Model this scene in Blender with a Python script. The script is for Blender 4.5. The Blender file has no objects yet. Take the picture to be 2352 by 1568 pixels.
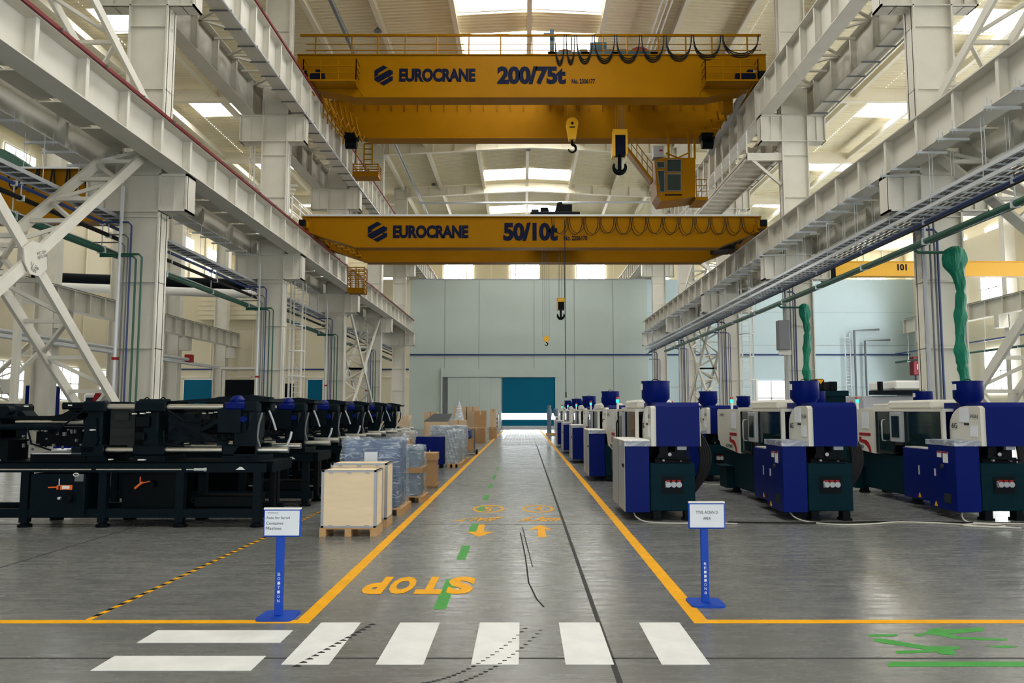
import bpy, bmesh, math, random
from mathutils import Vector, Matrix
S = bpy.context.scene
C = S.collection
PI = math.pi
random.seed(7)

# ---------------------------------------------------------------- camera, world, light, exposure
F, CX, CY, H = 1800.0, 1203.0, 784.0, 1.75          # focal length (px of a 2352 wide frame), principal point, eye height
TH = math.atan(159 / F)
cam = bpy.data.cameras.new('camera'); cam.sensor_width = 36; cam.lens = F / 2352 * 36
cam.shift_x = (1176 - CX) / 2352; cam.clip_end = 400; cam.clip_start = 0.1
co = bpy.data.objects.new('camera', cam); C.objects.link(co)
co.location = (0, 0, H); co.rotation_euler = (PI / 2 + TH, 0, 0)
S.camera = co
W = bpy.data.worlds.new('daylight'); S.world = W; W.use_nodes = True
W.node_tree.nodes['Background'].inputs[0].default_value = (0.86, 0.93, 1.0, 1)
W.node_tree.nodes['Background'].inputs[1].default_value = 4.6      # enters only through the unseen gate opening added behind the camera
pl = bpy.data.lights.new('added_gate_portal', 'AREA'); pl.shape = 'RECTANGLE'; pl.size = 22.4; pl.size_y = 6.4; pl.cycles.is_portal = True
po = bpy.data.objects.new('added_gate_portal', pl); C.objects.link(po); po.location = (0.5, -13.4, 3.2); po.rotation_euler = (PI / 2, 0, 0)
S.view_settings.view_transform = 'Standard'; S.view_settings.look = 'None'
S.view_settings.gamma = 1; S.view_settings.use_curve_mapping = False
S.view_settings.exposure = 0.25
SKY = 11.0        # radiance of the translucent skylights
GLZ = 5.0         # radiance of the glazing in the walls
cy = S.cycles
cy.use_denoising = True; cy.caustics_reflective = False; cy.caustics_refractive = False
cy.max_bounces = 7; cy.diffuse_bounces = 4; cy.glossy_bounces = 3; cy.transparent_max_bounces = 8
cy.sample_clamp_indirect = 6

# ---------------------------------------------------------------- materials
def mat(name, col, rough=0.5, metal=0.0, var=0.0, scale=3.0, bump=0.0, bscale=40.0, alpha=1.0, coat=0.0, rvar=0.0, stretch=None, spec=0.5):
    m = bpy.data.materials.new(name); m.use_nodes = True
    nt = m.node_tree; b = nt.nodes['Principled BSDF']
    b.inputs['Base Color'].default_value = (*col, 1); b.inputs['Roughness'].default_value = rough
    b.inputs['Metallic'].default_value = metal; b.inputs['Alpha'].default_value = alpha
    if coat: b.inputs['Coat Weight'].default_value = coat; b.inputs['Coat Roughness'].default_value = 0.1
    b.inputs['Specular IOR Level'].default_value = spec
    tc = None
    def coords(s):
        nonlocal tc
        if tc is None: tc = nt.nodes.new('ShaderNodeTexCoord')
        mp = nt.nodes.new('ShaderNodeMapping'); nt.links.new(tc.outputs['Object'], mp.inputs[0])
        if stretch: mp.inputs['Scale'].default_value = stretch
        n = nt.nodes.new('ShaderNodeTexNoise'); n.inputs['Scale'].default_value = s
        n.inputs['Detail'].default_value = 6; nt.links.new(mp.outputs[0], n.inputs['Vector'])
        return n
    if var or rvar:
        n = coords(scale)
        if var:
            r = nt.nodes.new('ShaderNodeValToRGB')
            r.color_ramp.elements[0].position = 0.3; r.color_ramp.elements[1].position = 0.7
            r.color_ramp.elements[0].color = (*[max(0, c * (1 - var)) for c in col], 1)
            r.color_ramp.elements[1].color = (*[min(1, c * (1 + var)) for c in col], 1)
            nt.links.new(n.outputs['Fac'], r.inputs[0]); nt.links.new(r.outputs[0], b.inputs['Base Color'])
        if rvar:
            mr = nt.nodes.new('ShaderNodeMapRange')
            mr.inputs[1].default_value = 0.3; mr.inputs[2].default_value = 0.7
            mr.inputs[3].default_value = max(0, rough - rvar); mr.inputs[4].default_value = rough + rvar
            nt.links.new(n.outputs['Fac'], mr.inputs[0]); nt.links.new(mr.outputs[0], b.inputs['Roughness'])
    if bump:
        n2 = coords(bscale); bp = nt.nodes.new('ShaderNodeBump'); bp.inputs['Strength'].default_value = bump
        bp.inputs['Distance'].default_value = 0.05
        nt.links.new(n2.outputs['Fac'], bp.inputs['Height']); nt.links.new(bp.outputs[0], b.inputs['Normal'])
    return m
def emat(name, col, s):
    m = bpy.data.materials.new(name); m.use_nodes = True; nt = m.node_tree
    nt.nodes.remove(nt.nodes['Principled BSDF'])
    e = nt.nodes.new('ShaderNodeEmission'); e.inputs[0].default_value = (*col, 1); e.inputs[1].default_value = s
    nt.links.new(e.outputs[0], nt.nodes['Material Output'].inputs[0]); return m

M = dict(
    steel=mat('painted_steel', (0.62, 0.60, 0.53), 0.5, var=0.05, scale=1.2),
    roof=mat('roof_sheet', (0.74, 0.67, 0.47), 0.6),
    purlin=mat('purlin_paint', (0.74, 0.69, 0.55), 0.5),
    wall=mat('wall_panel', (0.44, 0.51, 0.475), 0.55, var=0.03, scale=0.3),
    cream=mat('cream_cladding', (0.66, 0.60, 0.44), 0.6),
    paleblue=mat('pale_wall_panel', (0.47, 0.60, 0.65), 0.5, var=0.04, scale=0.2),
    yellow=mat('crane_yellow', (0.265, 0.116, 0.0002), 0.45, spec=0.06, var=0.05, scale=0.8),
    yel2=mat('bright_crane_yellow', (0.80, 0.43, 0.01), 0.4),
    navy=mat('navy_lettering', (0.002, 0.005, 0.022), 0.6, spec=0.1),
    darkgreen=mat('dark_machine_paint', (0.0014, 0.006, 0.010), 0.5, var=0.25, scale=4, spec=0.09),
    black=mat('black_machine_paint', (0.0015, 0.0035, 0.0055), 0.5, spec=0.09),
    teal=mat('dark_teal_paint', (0.0006, 0.016, 0.024), 0.5, var=0.12, scale=3, spec=0.06),
    blue=mat('machine_blue', (0.0003, 0.0075, 0.118), 0.42, spec=0.09),
    sign=mat('sign_blue', (0.003, 0.055, 0.42), 0.45, spec=0.25),
    white=mat('machine_white', (0.62, 0.61, 0.55), 0.4),
    offw=mat('off_white', (0.75, 0.75, 0.73), 0.5),
    paper=mat('paper', (0.70, 0.74, 0.80), 0.7, var=0.03, scale=8),
    grey=mat('light_grey_paint', (0.36, 0.38, 0.41), 0.45),
    midgrey=mat('mid_grey_paint', (0.12, 0.13, 0.14), 0.5),
    chrome=mat('chrome', (0.78, 0.78, 0.76), 0.28, metal=1.0),
    steelpipe=mat('galvanised_steel', (0.56, 0.59, 0.62), 0.4, metal=0.3),
    rail=mat('rail_steel', (0.10, 0.09, 0.085), 0.5, metal=0.5),
    red=mat('red_paint', (0.30, 0.010, 0.015), 0.5, spec=0.2),
    bar=mat('conductor_red', (0.16, 0.012, 0.018), 0.5, spec=0.2),
    drum=mat('drum_red', (0.22, 0.012, 0.010), 0.5),
    green=mat('pipe_green', (0.004, 0.075, 0.045), 0.4),
    wrapg=mat('green_fabric', (0.002, 0.16, 0.095), 0.55, bump=1.0, bscale=9, spec=0.25, stretch=(1.5, 1.5, 0.5)),
    pblue=mat('pipe_blue', (0.01, 0.035, 0.16), 0.4),
    troll=mat('trolley_teal_blue', (0.006, 0.075, 0.12), 0.45),
    cable=mat('black_rubber', (0.008, 0.008, 0.009), 0.5, spec=0.15),
    wood=mat('plywood', (0.80, 0.65, 0.44), 0.65, var=0.05, scale=2.5, stretch=(1, 1, 6)),
    pallet=mat('pallet_wood', (0.50, 0.30, 0.13), 0.7, var=0.18, scale=5, stretch=(1, 1, 8)),
    galv=mat('galvanised_edge', (0.33, 0.35, 0.38), 0.45, metal=0.3),
    card=mat('cardboard', (0.40, 0.235, 0.11), 0.75, var=0.08, scale=3),
    card2=mat('pale_cardboard', (0.56, 0.42, 0.28), 0.75, var=0.06, scale=3),
    film=mat('stretch_film', (0.60, 0.70, 0.82), 0.12, bump=0.6, bscale=6, alpha=0.24),
    filmw=mat('white_film', (0.60, 0.66, 0.72), 0.25, bump=0.9, bscale=7, alpha=0.6),
    wrapped=mat('wrapped_blue_cabinet', (0.025, 0.07, 0.19), 0.4),
    wrapped2=mat('wrapped_grey_goods', (0.14, 0.20, 0.27), 0.5),
    glass=mat('smoked_glass', (0.008, 0.026, 0.03), 0.06, alpha=0.72),
    clear=mat('tinted_glass', (0.10, 0.15, 0.16), 0.05, alpha=0.45),
    line=mat('line_paint_yellow', (0.80, 0.38, 0.001), 0.55, spec=0.15, var=0.10, scale=5),
    wline=mat('line_paint_white', (0.72, 0.73, 0.73), 0.5, var=0.08, scale=4),
    gline=mat('line_paint_green', (0.05, 0.30, 0.05), 0.55, spec=0.2, var=0.08, scale=6),
    joint=mat('floor_joint', (0.022, 0.022, 0.022), 0.8),
    tapeblack=mat('tape_black', (0.010, 0.010, 0.011), 0.8, spec=0.05),
    softwin=emat('bright_doorway', (0.95, 0.97, 1.0), 1.1),
    tread=mat('tyre_mark', (0.03, 0.03, 0.032), 0.8, spec=0.1),
    doorblue=mat('door_blue', (0.0005, 0.105, 0.19), 0.6, spec=0.1),
    orange=mat('orange_plastic', (0.80, 0.14, 0.015), 0.5),
    slot=mat('dark_slot', (0.020, 0.024, 0.024), 0.7, spec=0.15),
    hose=mat('pale_cable', (0.50, 0.49, 0.44), 0.5),
    sky=emat('skylight_daylight', (1.0, 0.985, 0.95), SKY),
    glaze=emat('window_daylight', (0.92, 0.97, 1.0), GLZ),
    glazer=emat('sunlit_window_daylight', (0.93, 0.97, 1.0), 16.0),
    gablew=emat('gable_window_daylight', (1.0, 0.99, 0.97), 26.0),
    lampg=emat('green_signal_light', (0.05, 0.9, 0.5), 1.6),
    lampr=mat('red_signal_lens', (0.35, 0.01, 0.01), 0.2),
    tile=mat('paving_with_reflection', (0.42, 0.45, 0.48), 0.35),  # tiles toned pale as the gate's reflection on the floor
)
# polished concrete floor: soft mottling, fine streaks across the hall, uneven gloss
fm = bpy.data.materials.new('polished_concrete'); fm.use_nodes = True
nt = fm.node_tree; b = nt.nodes['Principled BSDF']; L = nt.links
tc = nt.nodes.new('ShaderNodeTexCoord')
def fnoise(sc, scale, det=8):
    mp = nt.nodes.new('ShaderNodeMapping'); mp.inputs['Scale'].default_value = sc; L.new(tc.outputs['Object'], mp.inputs[0])
    n = nt.nodes.new('ShaderNodeTexNoise'); n.inputs['Scale'].default_value = scale; n.inputs['Detail'].default_value = det
    n.inputs['Roughness'].default_value = 0.65; L.new(mp.outputs[0], n.inputs['Vector']); return n.outputs['Fac']
def mathn(op, a, bb):
    n = nt.nodes.new('ShaderNodeMath'); n.operation = op
    for i, v in enumerate((a, bb)):
        if isinstance(v, (int, float)): n.inputs[i].default_value = v
        else: L.new(v, n.inputs[i])
    return n.outputs[0]
n1 = fnoise((1, 1, 1), 0.30); n2 = fnoise((1.2, 9.0, 1), 1.5); n3 = fnoise((1, 1, 1), 9.0)
mix = mathn('ADD', mathn('MULTIPLY', n1, 0.5), mathn('ADD', mathn('MULTIPLY', n2, 0.38), mathn('MULTIPLY', n3, 0.12)))
rp = nt.nodes.new('ShaderNodeValToRGB'); rp.color_ramp.elements[0].position = 0.36; rp.color_ramp.elements[1].position = 0.64
rp.color_ramp.elements[0].color = (0.125, 0.130, 0.128, 1); rp.color_ramp.elements[1].color = (0.190, 0.197, 0.195, 1)
L.new(mix, rp.inputs[0]); L.new(rp.outputs[0], b.inputs['Base Color'])
rr = nt.nodes.new('ShaderNodeMapRange'); rr.inputs[1].default_value = 0.35; rr.inputs[2].default_value = 0.65
rr.inputs[3].default_value = 0.19; rr.inputs[4].default_value = 0.33
L.new(n2, rr.inputs[0]); L.new(rr.outputs[0], b.inputs['Roughness'])
bp = nt.nodes.new('ShaderNodeBump'); bp.inputs['Strength'].default_value = 0.03; bp.inputs['Distance'].default_value = 0.015
L.new(n2, bp.inputs['Height']); L.new(bp.outputs[0], b.inputs['Normal'])
M['floor'] = fm
for k, lo, hi in (('film', 0.16, 0.62), ('filmw', 0.45, 0.9)):        # film denser along its creases
    n_ = M[k].node_tree; b_ = n_.nodes['Principled BSDF']; tc_ = n_.nodes.new('ShaderNodeTexCoord'); mp_ = n_.nodes.new('ShaderNodeMapping')
    mp_.inputs['Scale'].default_value = (1.2, 1.2, 6.0); mp_.inputs['Rotation'].default_value = (0.5, 0.6, 0)
    w_ = n_.nodes.new('ShaderNodeTexNoise'); w_.inputs['Scale'].default_value = 1.3; w_.inputs['Detail'].default_value = 5; w_.inputs['Distortion'].default_value = 1.2
    a_ = n_.nodes.new('ShaderNodeMath'); a_.operation = 'SUBTRACT'; a_.inputs[1].default_value = 0.5
    c_ = n_.nodes.new('ShaderNodeMath'); c_.operation = 'ABSOLUTE'
    m_ = n_.nodes.new('ShaderNodeMapRange'); m_.inputs[1].default_value = 0.0; m_.inputs[2].default_value = 0.035; m_.inputs[3].default_value = hi; m_.inputs[4].default_value = lo
    for p, q in ((tc_.outputs['Object'], mp_.inputs[0]), (mp_.outputs[0], w_.inputs['Vector']), (w_.outputs['Fac'], a_.inputs[0]), (a_.outputs[0], c_.inputs[0]), (c_.outputs[0], m_.inputs[0]), (m_.outputs[0], b_.inputs['Alpha'])): n_.links.new(p, q)

# ---------------------------------------------------------------- mesh helpers
def origin(o):
    v = Vector((0, 0, 0))
    while o is not None: v += o.location; o = o.parent
    return v
class MB:
    def __init__(s): s.v = []; s.f = []
    def add(s, vs, fs):
        n = len(s.v); s.v += [tuple(p) for p in vs]; s.f += [tuple(i + n for i in f) for f in fs]; return s
    def box(s, x0, x1, y0, y1, z0, z1):
        return s.add([(x, y, z) for z in (z0, z1) for y in (y0, y1) for x in (x0, x1)],
                     [(0, 2, 3, 1), (4, 5, 7, 6), (0, 1, 5, 4), (2, 6, 7, 3), (0, 4, 6, 2), (1, 3, 7, 5)])
    def cbox(s, x0, x1, y0, y1, z0, z1, c=0.01):          # box with chamfered edges
        P = []
        for ax in range(3):
            for q in [(i, j, k) for i in (0, 1) for j in (0, 1) for k in (0, 1)]:
                lim = ((x0, x1), (y0, y1), (z0, z1)); p = []
                for d in range(3):
                    t = lim[d][q[d]]
                    if d != ax: t += c if q[d] == 0 else -c
                    p.append(t)
                P.append(p)
        bm = bmesh.new(); vs = [bm.verts.new(p) for p in P]
        bmesh.ops.convex_hull(bm, input=vs); bm.verts.index_update()
        s.add([v.co[:] for v in bm.verts], [[v.index for v in f.verts] for f in bm.faces]); bm.free(); return s
    def bar(s, p, q, w, h=None, up=(0, 0, 1)):
        p, q = Vector(p), Vector(q); h = h or w; d = (q - p).normalized(); u = Vector(up)
        a = d.cross(u)
        if a.length < 1e-4: a = d.cross(Vector((1, 0, 0)))
        a.normalize(); u = a.cross(d).normalized(); a *= w / 2; u *= h / 2
        return s.add([p - a - u, p + a - u, p + a + u, p - a + u, q - a - u, q + a - u, q + a + u, q - a + u],
                     [(3, 2, 1, 0), (4, 5, 6, 7), (0, 1, 5, 4), (1, 2, 6, 5), (2, 3, 7, 6), (3, 0, 4, 7)])
    def tube(s, pts, r, n=8, r2=None):
        pts = [Vector(p) for p in pts]; k = len(pts); rings = []
        t0 = (pts[1] - pts[0]).normalized()
        a = t0.cross(Vector((0, 0, 1)))
        if a.length < 1e-3: a = t0.cross(Vector((1, 0, 0)))
        a.normalize()
        for i, p in enumerate(pts):
            t = (pts[min(i + 1, k - 1)] - pts[max(i - 1, 0)]).normalized()
            a = (a - t * a.dot(t)); a.normalize(); bb = t.cross(a)
            rad = r if r2 is None else r + (r2 - r) * i / (k - 1)
            rings.append([p + (a * math.cos(2 * PI * j / n) + bb * math.sin(2 * PI * j / n)) * rad for j in range(n)])
        vs = [v for rg in rings for v in rg]
        fs = [(i * n + j, i * n + (j + 1) % n, (i + 1) * n + (j + 1) % n, (i + 1) * n + j) for i in range(k - 1) for j in range(n)]
        fs += [tuple(range(n))[::-1], tuple(range((k - 1) * n, k * n))]
        return s.add(vs, fs)
    def cyl(s, p, q, r, n=16, r2=None): return s.tube([p, q], r, n, r2)
    def lathe(s, prof, c, n=24, ax='z'):
        vs = []; k = len(prof)
        for r, z in prof:
            for j in range(n):
                a = 2 * PI * j / n; u, w = r * math.cos(a), r * math.sin(a)
                vs.append({'z': (c[0] + u, c[1] + w, c[2] + z), 'x': (c[0] + z, c[1] + u, c[2] + w), 'y': (c[0] + u, c[1] + z, c[2] + w)}[ax])
        fs = [(i * n + j, i * n + (j + 1) % n, (i + 1) * n + (j + 1) % n, (i + 1) * n + j) for i in range(k - 1) for j in range(n)]
        fs += [tuple(range(n))[::-1], tuple(range((k - 1) * n, k * n))]
        return s.add(vs, fs)
    def prism(s, poly, ax, a, bb):
        n = len(poly)
        f = {'x': lambda p, t: (t, p[0], p[1]), 'y': lambda p, t: (p[0], t, p[1]), 'z': lambda p, t: (p[0], p[1], t)}[ax]
        return s.add([f(p, a) for p in poly] + [f(p, bb) for p in poly],
                     [tuple(range(n))[::-1], tuple(range(n, 2 * n))] + [(i, (i + 1) % n, n + (i + 1) % n, n + i) for i in range(n)])
    def ibeam(s, x, y0, y1, z0, z1, fw, tf=0.035, tw=0.02, step=None, sy=None, inset=0.06):   # I-girder along y
        s.box(x - fw / 2, x + fw / 2, y0, y1, z0, z0 + tf); s.box(x - fw / 2, x + fw / 2, y0, y1, z1 - tf, z1)
        s.box(x - tw / 2, x + tw / 2, y0, y1, z0 + tf, z1 - tf)
        if step:
            y = y0 + 0.4 if sy is None else sy
            while y < y1:
                for g in (-1, 1):
                    e = x + g * (fw / 2 - inset)
                    s.box(min(x + g * tw / 2, e), max(x + g * tw / 2, e), y, y + 0.018, z0 + tf, z1 - tf)
                    s.box(min(e - g * 0.012, e + g * 0.012), max(e - g * 0.012, e + g * 0.012), y - 0.05, y + 0.07, z0 + tf, z1 - tf)
                y += step
        return s
    def build(s, name, m, parent=None, smooth=False):
        me = bpy.data.meshes.new(name); o = bpy.data.objects.new(name, me); C.objects.link(o)
        if parent is not None: off = origin(parent); o.parent = parent
        else:
            xs = [p[0] for p in s.v]; ys = [p[1] for p in s.v]; zs = [p[2] for p in s.v]
            off = Vector(((min(xs) + max(xs)) / 2, (min(ys) + max(ys)) / 2, min(zs))); o.location = off
        me.from_pydata([(p[0] - off.x, p[1] - off.y, p[2] - off.z) for p in s.v], [], s.f)
        bm = bmesh.new(); bm.from_mesh(me); bmesh.ops.recalc_face_normals(bm, faces=bm.faces); bm.to_mesh(me); bm.free()
        me.materials.append(M[m] if isinstance(m, str) else m)
        if smooth:
            for p in me.polygons: p.use_smooth = True
            me.set_sharp_from_angle(angle=0.7)
        return o
def tag(o, label, cat, group=None, kind=None):
    o['label'] = label; o['category'] = cat
    if group: o['group'] = group
    if kind: o['kind'] = kind
    return o
def thing(name, label, cat, loc=(0, 0, 0), group=None):
    o = bpy.data.objects.new(name, None); C.objects.link(o); o.location = loc; o.empty_display_size = 0.2
    return tag(o, label, cat, group)
def struct(mb, name, m):
    o = mb.build(name, m); o['kind'] = 'structure'; return o
def dup(o, parent=None):
    c = o.copy(); C.objects.link(c); c.parent = parent
    for ch in list(o.children): dup(ch, c)
    return c
def text(s, m, parent, c, w, h, right=(1, 0, 0), up=(0, 0, 1), name='lettering', bold=0.0, depth=0.003):
    cu = bpy.data.curves.new('t', 'FONT'); cu.body = s; cu.align_x = 'CENTER'; cu.offset = bold; cu.extrude = 0.01; cu.space_character = 0.96 if bold > 0.03 else 1.0; cu.resolution_u = 3
    o = bpy.data.objects.new('t', cu); me = bpy.data.meshes.new_from_object(o)
    xs = [v.co.x for v in me.vertices]; ys = [v.co.y for v in me.vertices]
    x0, x1, y0, y1 = min(xs), max(xs), min(ys), max(ys)
    r, u = Vector(right), Vector(up); n = r.cross(u); c = Vector(c); off = origin(parent) if parent else Vector(c)
    for v in me.vertices:
        a = ((v.co.x - x0) / (x1 - x0) - 0.5) * w; bb = ((v.co.y - y0) / (y1 - y0) - 0.5) * h
        v.co = c + r * a + u * bb + n * (depth if v.co.z > 0 else 0) - off
    bpy.data.objects.remove(o); me.name = name
    t = bpy.data.objects.new(name, me); C.objects.link(t)
    if parent: t.parent = parent
    else: t.location = off
    me.materials.append(M[m]); return t
def at(px, py, Y):                      # the point of the plane y = Y seen at a pixel of the photograph
    c_, s_ = math.cos(TH), math.sin(TH); a = (px - CX) / F; v = (CY - py) / F
    t = Y / (c_ - v * s_); return Vector((a * t, Y, H + (s_ + v * c_) * t))
def arc(p, q, sag, n=14):               # hanging cable between two points
    p, q = Vector(p), Vector(q)
    return [p.lerp(q, i / n) - Vector((0, 0, sag * (1 - (2 * i / n - 1) ** 2))) for i in range(n + 1)]
def uloop(p, q, sag, n=16):             # U-shaped festoon loop
    p, q = Vector(p), Vector(q); out = []
    for i in range(n + 1):
        a = PI * i / n; out.append(p.lerp(q, 0.5 - 0.5 * math.cos(a)) - Vector((0, 0, sag * math.sin(a) ** 0.8)))
    return out
ORD = ['first', 'second', 'third', 'fourth', 'fifth', 'sixth', 'seventh', 'eighth', 'ninth', 'tenth', 'eleventh', 'twelfth']

# ================================================================ the setting
XL, XLO, XR, XRO = -10.75, -11.92, 11.75, 12.95       # inner / outer faces of the two column rows
COLY = [23, 35, 47, 59, 71, 83]
struct(MB().box(-60, 62, -14, 110, -0.2, 0), 'floor', 'floor')
def roofz(x): return 22.85 - abs(x - 0.5) * 0.05
def corrug(x0, x1, y0, y1, zf, pitch=0.33, d=0.055):
    m = MB(); prof = []; y = y0
    while y < y1 - 1e-6:
        for t, h in ((0, 0), (0.36, 0), (0.5, d), (0.86, d)): prof.append((y + t * pitch, h))
        y += pitch
    prof.append((y, 0))
    for i, (y, h) in enumerate(prof):
        m.v += [(x0, y, zf(x0) + h), (x1, y, zf(x1) + h)]
        if i: m.f.append((2 * i - 2, 2 * i - 1, 2 * i + 1, 2 * i))
    return m
SKYY = [(-2, 1), (8, 11), (18, 21), (28, 30.8), (36.8, 39.6), (42, 44.8), (54, 56.8), (66.9, 69.7), (79, 81.8)]
wn = [0]
def window(mb, m, frame=None):
    wn[0] += 1; o = mb.build('window_%d' % wn[0], m); o['kind'] = 'structure'
    if frame: frame.build('window_frame', 'offw', o)
    return o
ceil = MB()
edges = [-14] + [v for s in SKYY for v in s] + [96]
for xa, xb in ((-11.3, -3.55), (4.15, 12.35)):
    k = corrug(xa, xb, -14, 96, roofz); ceil.add(k.v, k.f)
for i in range(0, len(edges), 2):
    for xa, xb in ((-3.55, 0.5), (0.5, 4.15)):
        k = corrug(xa, xb, edges[i], edges[i + 1], roofz); ceil.add(k.v, k.f)
struct(ceil, 'ceiling', 'roof')
for y0, y1 in SKYY:
    fr = MB()
    for x in (-3.5, 0.3, 4.1): fr.box(x - 0.05, x + 0.05, y0 - 0.1, y1 + 0.1, roofz(x) - 0.06, roofz(x) + 0.02)
    mb = MB()
    for xa, xb in ((-3.55, 0.5), (0.5, 4.15)):
        mb.add([(xa, y0, roofz(xa) + 0.03), (xb, y0, roofz(xb) + 0.03), (xb, y1 + 0.3, roofz(xb) + 0.03), (xa, y1 + 0.3, roofz(xa) + 0.03)], [(0, 1, 2, 3)])
    window(mb, 'sky', fr if y0 > 35 else None)
# side bays: roof, skylight strips
for nm, xa, xb in (('ceiling_left', -11.3, -37), ('ceiling_right', 12.35, 47)):
    zf = lambda x, xa=xa: 22.25 - abs(x - xa) * 0.03
    xm = [xa + (xb - xa) * t for t in (0, 0.30, 0.42, 0.66, 0.78, 1)]
    m = MB(); ys = [-14, 2, 4.2, 14, 16.2, 26, 28.2, 38, 40.2, 50, 52.2, 62, 64.2, 74, 76.2, 86, 88.2, 96]
    for j in range(5):
        lo, hi = sorted((xm[j], xm[j + 1]))
        if j in (1, 3):
            for i in range(0, len(ys), 2):
                k = corrug(lo, hi, ys[i], ys[i + 1], zf); m.add(k.v, k.f)
            for i in range(1, len(ys) - 1, 2):
                window(MB().add([(lo, ys[i], zf(lo) + 0.03), (hi, ys[i], zf(hi) + 0.03), (hi, ys[i + 1] + .3, zf(hi) + 0.03), (lo, ys[i + 1] + .3, zf(lo) + 0.03)], [(0, 1, 2, 3)]), 'sky')
        else:
            k = corrug(lo, hi, -14, 96, zf); m.add(k.v, k.f)
    struct(m, nm, 'roof')
# walls
struct(MB().box(-10.95, 11.9, 75, 75.25, 0, 14.4), 'wall_far', 'wall')
struct(MB().box(11.9, 37.6, 75, 75.25, 0, 14.4), 'wall_far_right', 'paleblue')
struct(MB().box(-36.3, -10.95, 75, 75.25, 0, 14.4), 'wall_far_left', 'cream')
struct(MB().box(-37, 47, 95, 95.3, 0, 23), 'wall_gable', 'cream')
struct(MB().box(-36.6, -36.3, -14, 95, 0, 23), 'wall_left', 'cream')
struct(MB().box(37.6, 37.9, -14, 75.3, 0, 16.2), 'wall_right', 'cream')
struct(MB().box(46.6, 46.9, -14, 95, 0, 23), 'wall_right_outer', 'cream')
struct(MB().box(-36.6, -11, -14, -13.7, 0, 23).box(12, 46.9, -14, -13.7, 0, 23).box(-11, 12, -14, -13.7, 6.6, 23), 'wall_rear', 'cream')  # out of view; low gate opening added to light near faces from behind
tn = [0]
def trim(mb, m):
    tn[0] += 1; o = mb.build('trim_%d' % tn[0], m); o['kind'] = 'structure'; return o
for x in (-4.3, 4.87, 8.6, -7.6, 1.0): trim(MB().box(x - 0.015, x + 0.015, 74.985, 75, 5.2 if -9 < x < 4 else 0, 14.4), 'midgrey')
for z in (4.0, 8.0, 11.2): trim(MB().box(11.95, 37.5, 74.985, 75, z, z + 0.02), 'midgrey')
for x in (17, 22, 27): trim(MB().box(x - 0.02, x + 0.02, 74.97, 75, 0, 14.4), 'midgrey')
for x in range(-34, -11, 4): trim(MB().box(x - 0.05, x + 0.05, 74.9, 75, 0, 14.4), 'purlin')
for z in (4.9, 9.6): trim(MB().box(-36.2, -11, 74.9, 75, z, z + 0.1), 'purlin')
for y in range(20, 95, 4): trim(MB().box(-36.3, -36.15, y - .06, y + .06, 6, 22), 'purlin')
trim(MB().box(-10.95, 11.9, 74.96, 75.28, 14.38, 14.46), 'grey')
for x in range(-34, 46, 3): trim(MB().box(x - 0.06, x + 0.06, 94.9, 95, 7, 22.4), 'purlin')
for z in (16.9, 19.85): trim(MB().box(-37, 47, 94.88, 95, z, z + 0.12), 'purlin')
# gable windows high in the far wall
for xc in (-32, -24, -16, -8, 0.1, 8.2, 16, 24, 32, 36.5, 42.5):
    fr = MB()
    for x in (xc - 1.75, xc, xc + 1.75): fr.box(x - 0.05, x + 0.05, 94.86, 94.93, 17.15, 19.65)
    for z in (17.15, 18.4, 19.6): fr.box(xc - 1.75, xc + 1.75, 94.86, 94.93, z, z + 0.06)
    window(MB().box(xc - 1.7, xc + 1.7, 94.93, 94.97, 17.2, 19.6), 'gablew', fr)
# clerestory and low windows of the side walls
for yc in range(6, 94, 7):
    for xw, dx, zz in ((-36.27, 0.05, (17.8, 20.4)), (46.57, -0.05, (17.0, 20.0)), (-36.27, 0.05, (2.6, 5.2))):
        fr = MB()
        for y in (yc - 1.75, yc - 0.6, yc + 0.6, yc + 1.75): fr.box(min(xw + dx, xw + 2 * dx), max(xw + dx, xw + 2 * dx), y - 0.05, y + 0.05, zz[0], zz[1])
        for z in (zz[0], (zz[0] + zz[1]) / 2, zz[1]): fr.box(min(xw + dx, xw + 2 * dx), max(xw + dx, xw + 2 * dx), yc - 1.75, yc + 1.75, z - 0.04, z + 0.04)
        window(MB().box(min(xw, xw + dx), max(xw, xw + dx), yc - 1.7, yc + 1.7, *zz), 'glazer' if xw > 0 else 'glaze', fr)
for yc in range(-10, 74, 6):
    for zz in ((3.2, 6.6), (10.2, 12.9)):
        fr = MB()
        for y in (yc - 1.6, yc - 0.5, yc + 0.5, yc + 1.6): fr.box(37.44, 37.5, y - 0.05, y + 0.05, *zz)
        for z in (zz[0], (zz[0] + zz[1]) / 2, zz[1]): fr.box(37.44, 37.5, yc - 1.6, yc + 1.6, z - 0.04, z + 0.04)
        window(MB().box(37.5, 37.58, yc - 1.55, yc + 1.55, *zz), 'glazer', fr)
# the gate in the far wall: header, sliding leaf, roll door with a lit strip
d = MB().box(-7.75, 3.3, 74.75, 75, 4.95, 5.75).box(-7.9, -7.75, 74.7, 75, 0, 5.8).build('door_1', 'wall'); d['kind'] = 'structure'
MB().box(-7.25, -2.15, 74.82, 74.95, 0.05, 4.9).build('door_leaf', 'wall', d)
m = MB()
for x in (-6.3, -5.2, -4.2, -3.2): m.box(x - 0.012, x + 0.012, 74.81, 74.82, 0.05, 4.9)
m.build('panel_seam', 'grey', d)
MB().box(-7.7, -7.3, 74.9, 74.99, 0, 4.9).build('door_recess', 'midgrey', d)
MB().box(3.0, 3.25, 74.8, 75, 0, 4.95).build('door_post', 'wall', d)
d2 = MB().box(-2.05, 3.0, 74.86, 74.98, 1.5, 4.9).box(-2.05, 3.0, 74.86, 74.98, 0.32, 0.92).build('door_2', 'doorblue'); d2['kind'] = 'structure'
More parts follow.
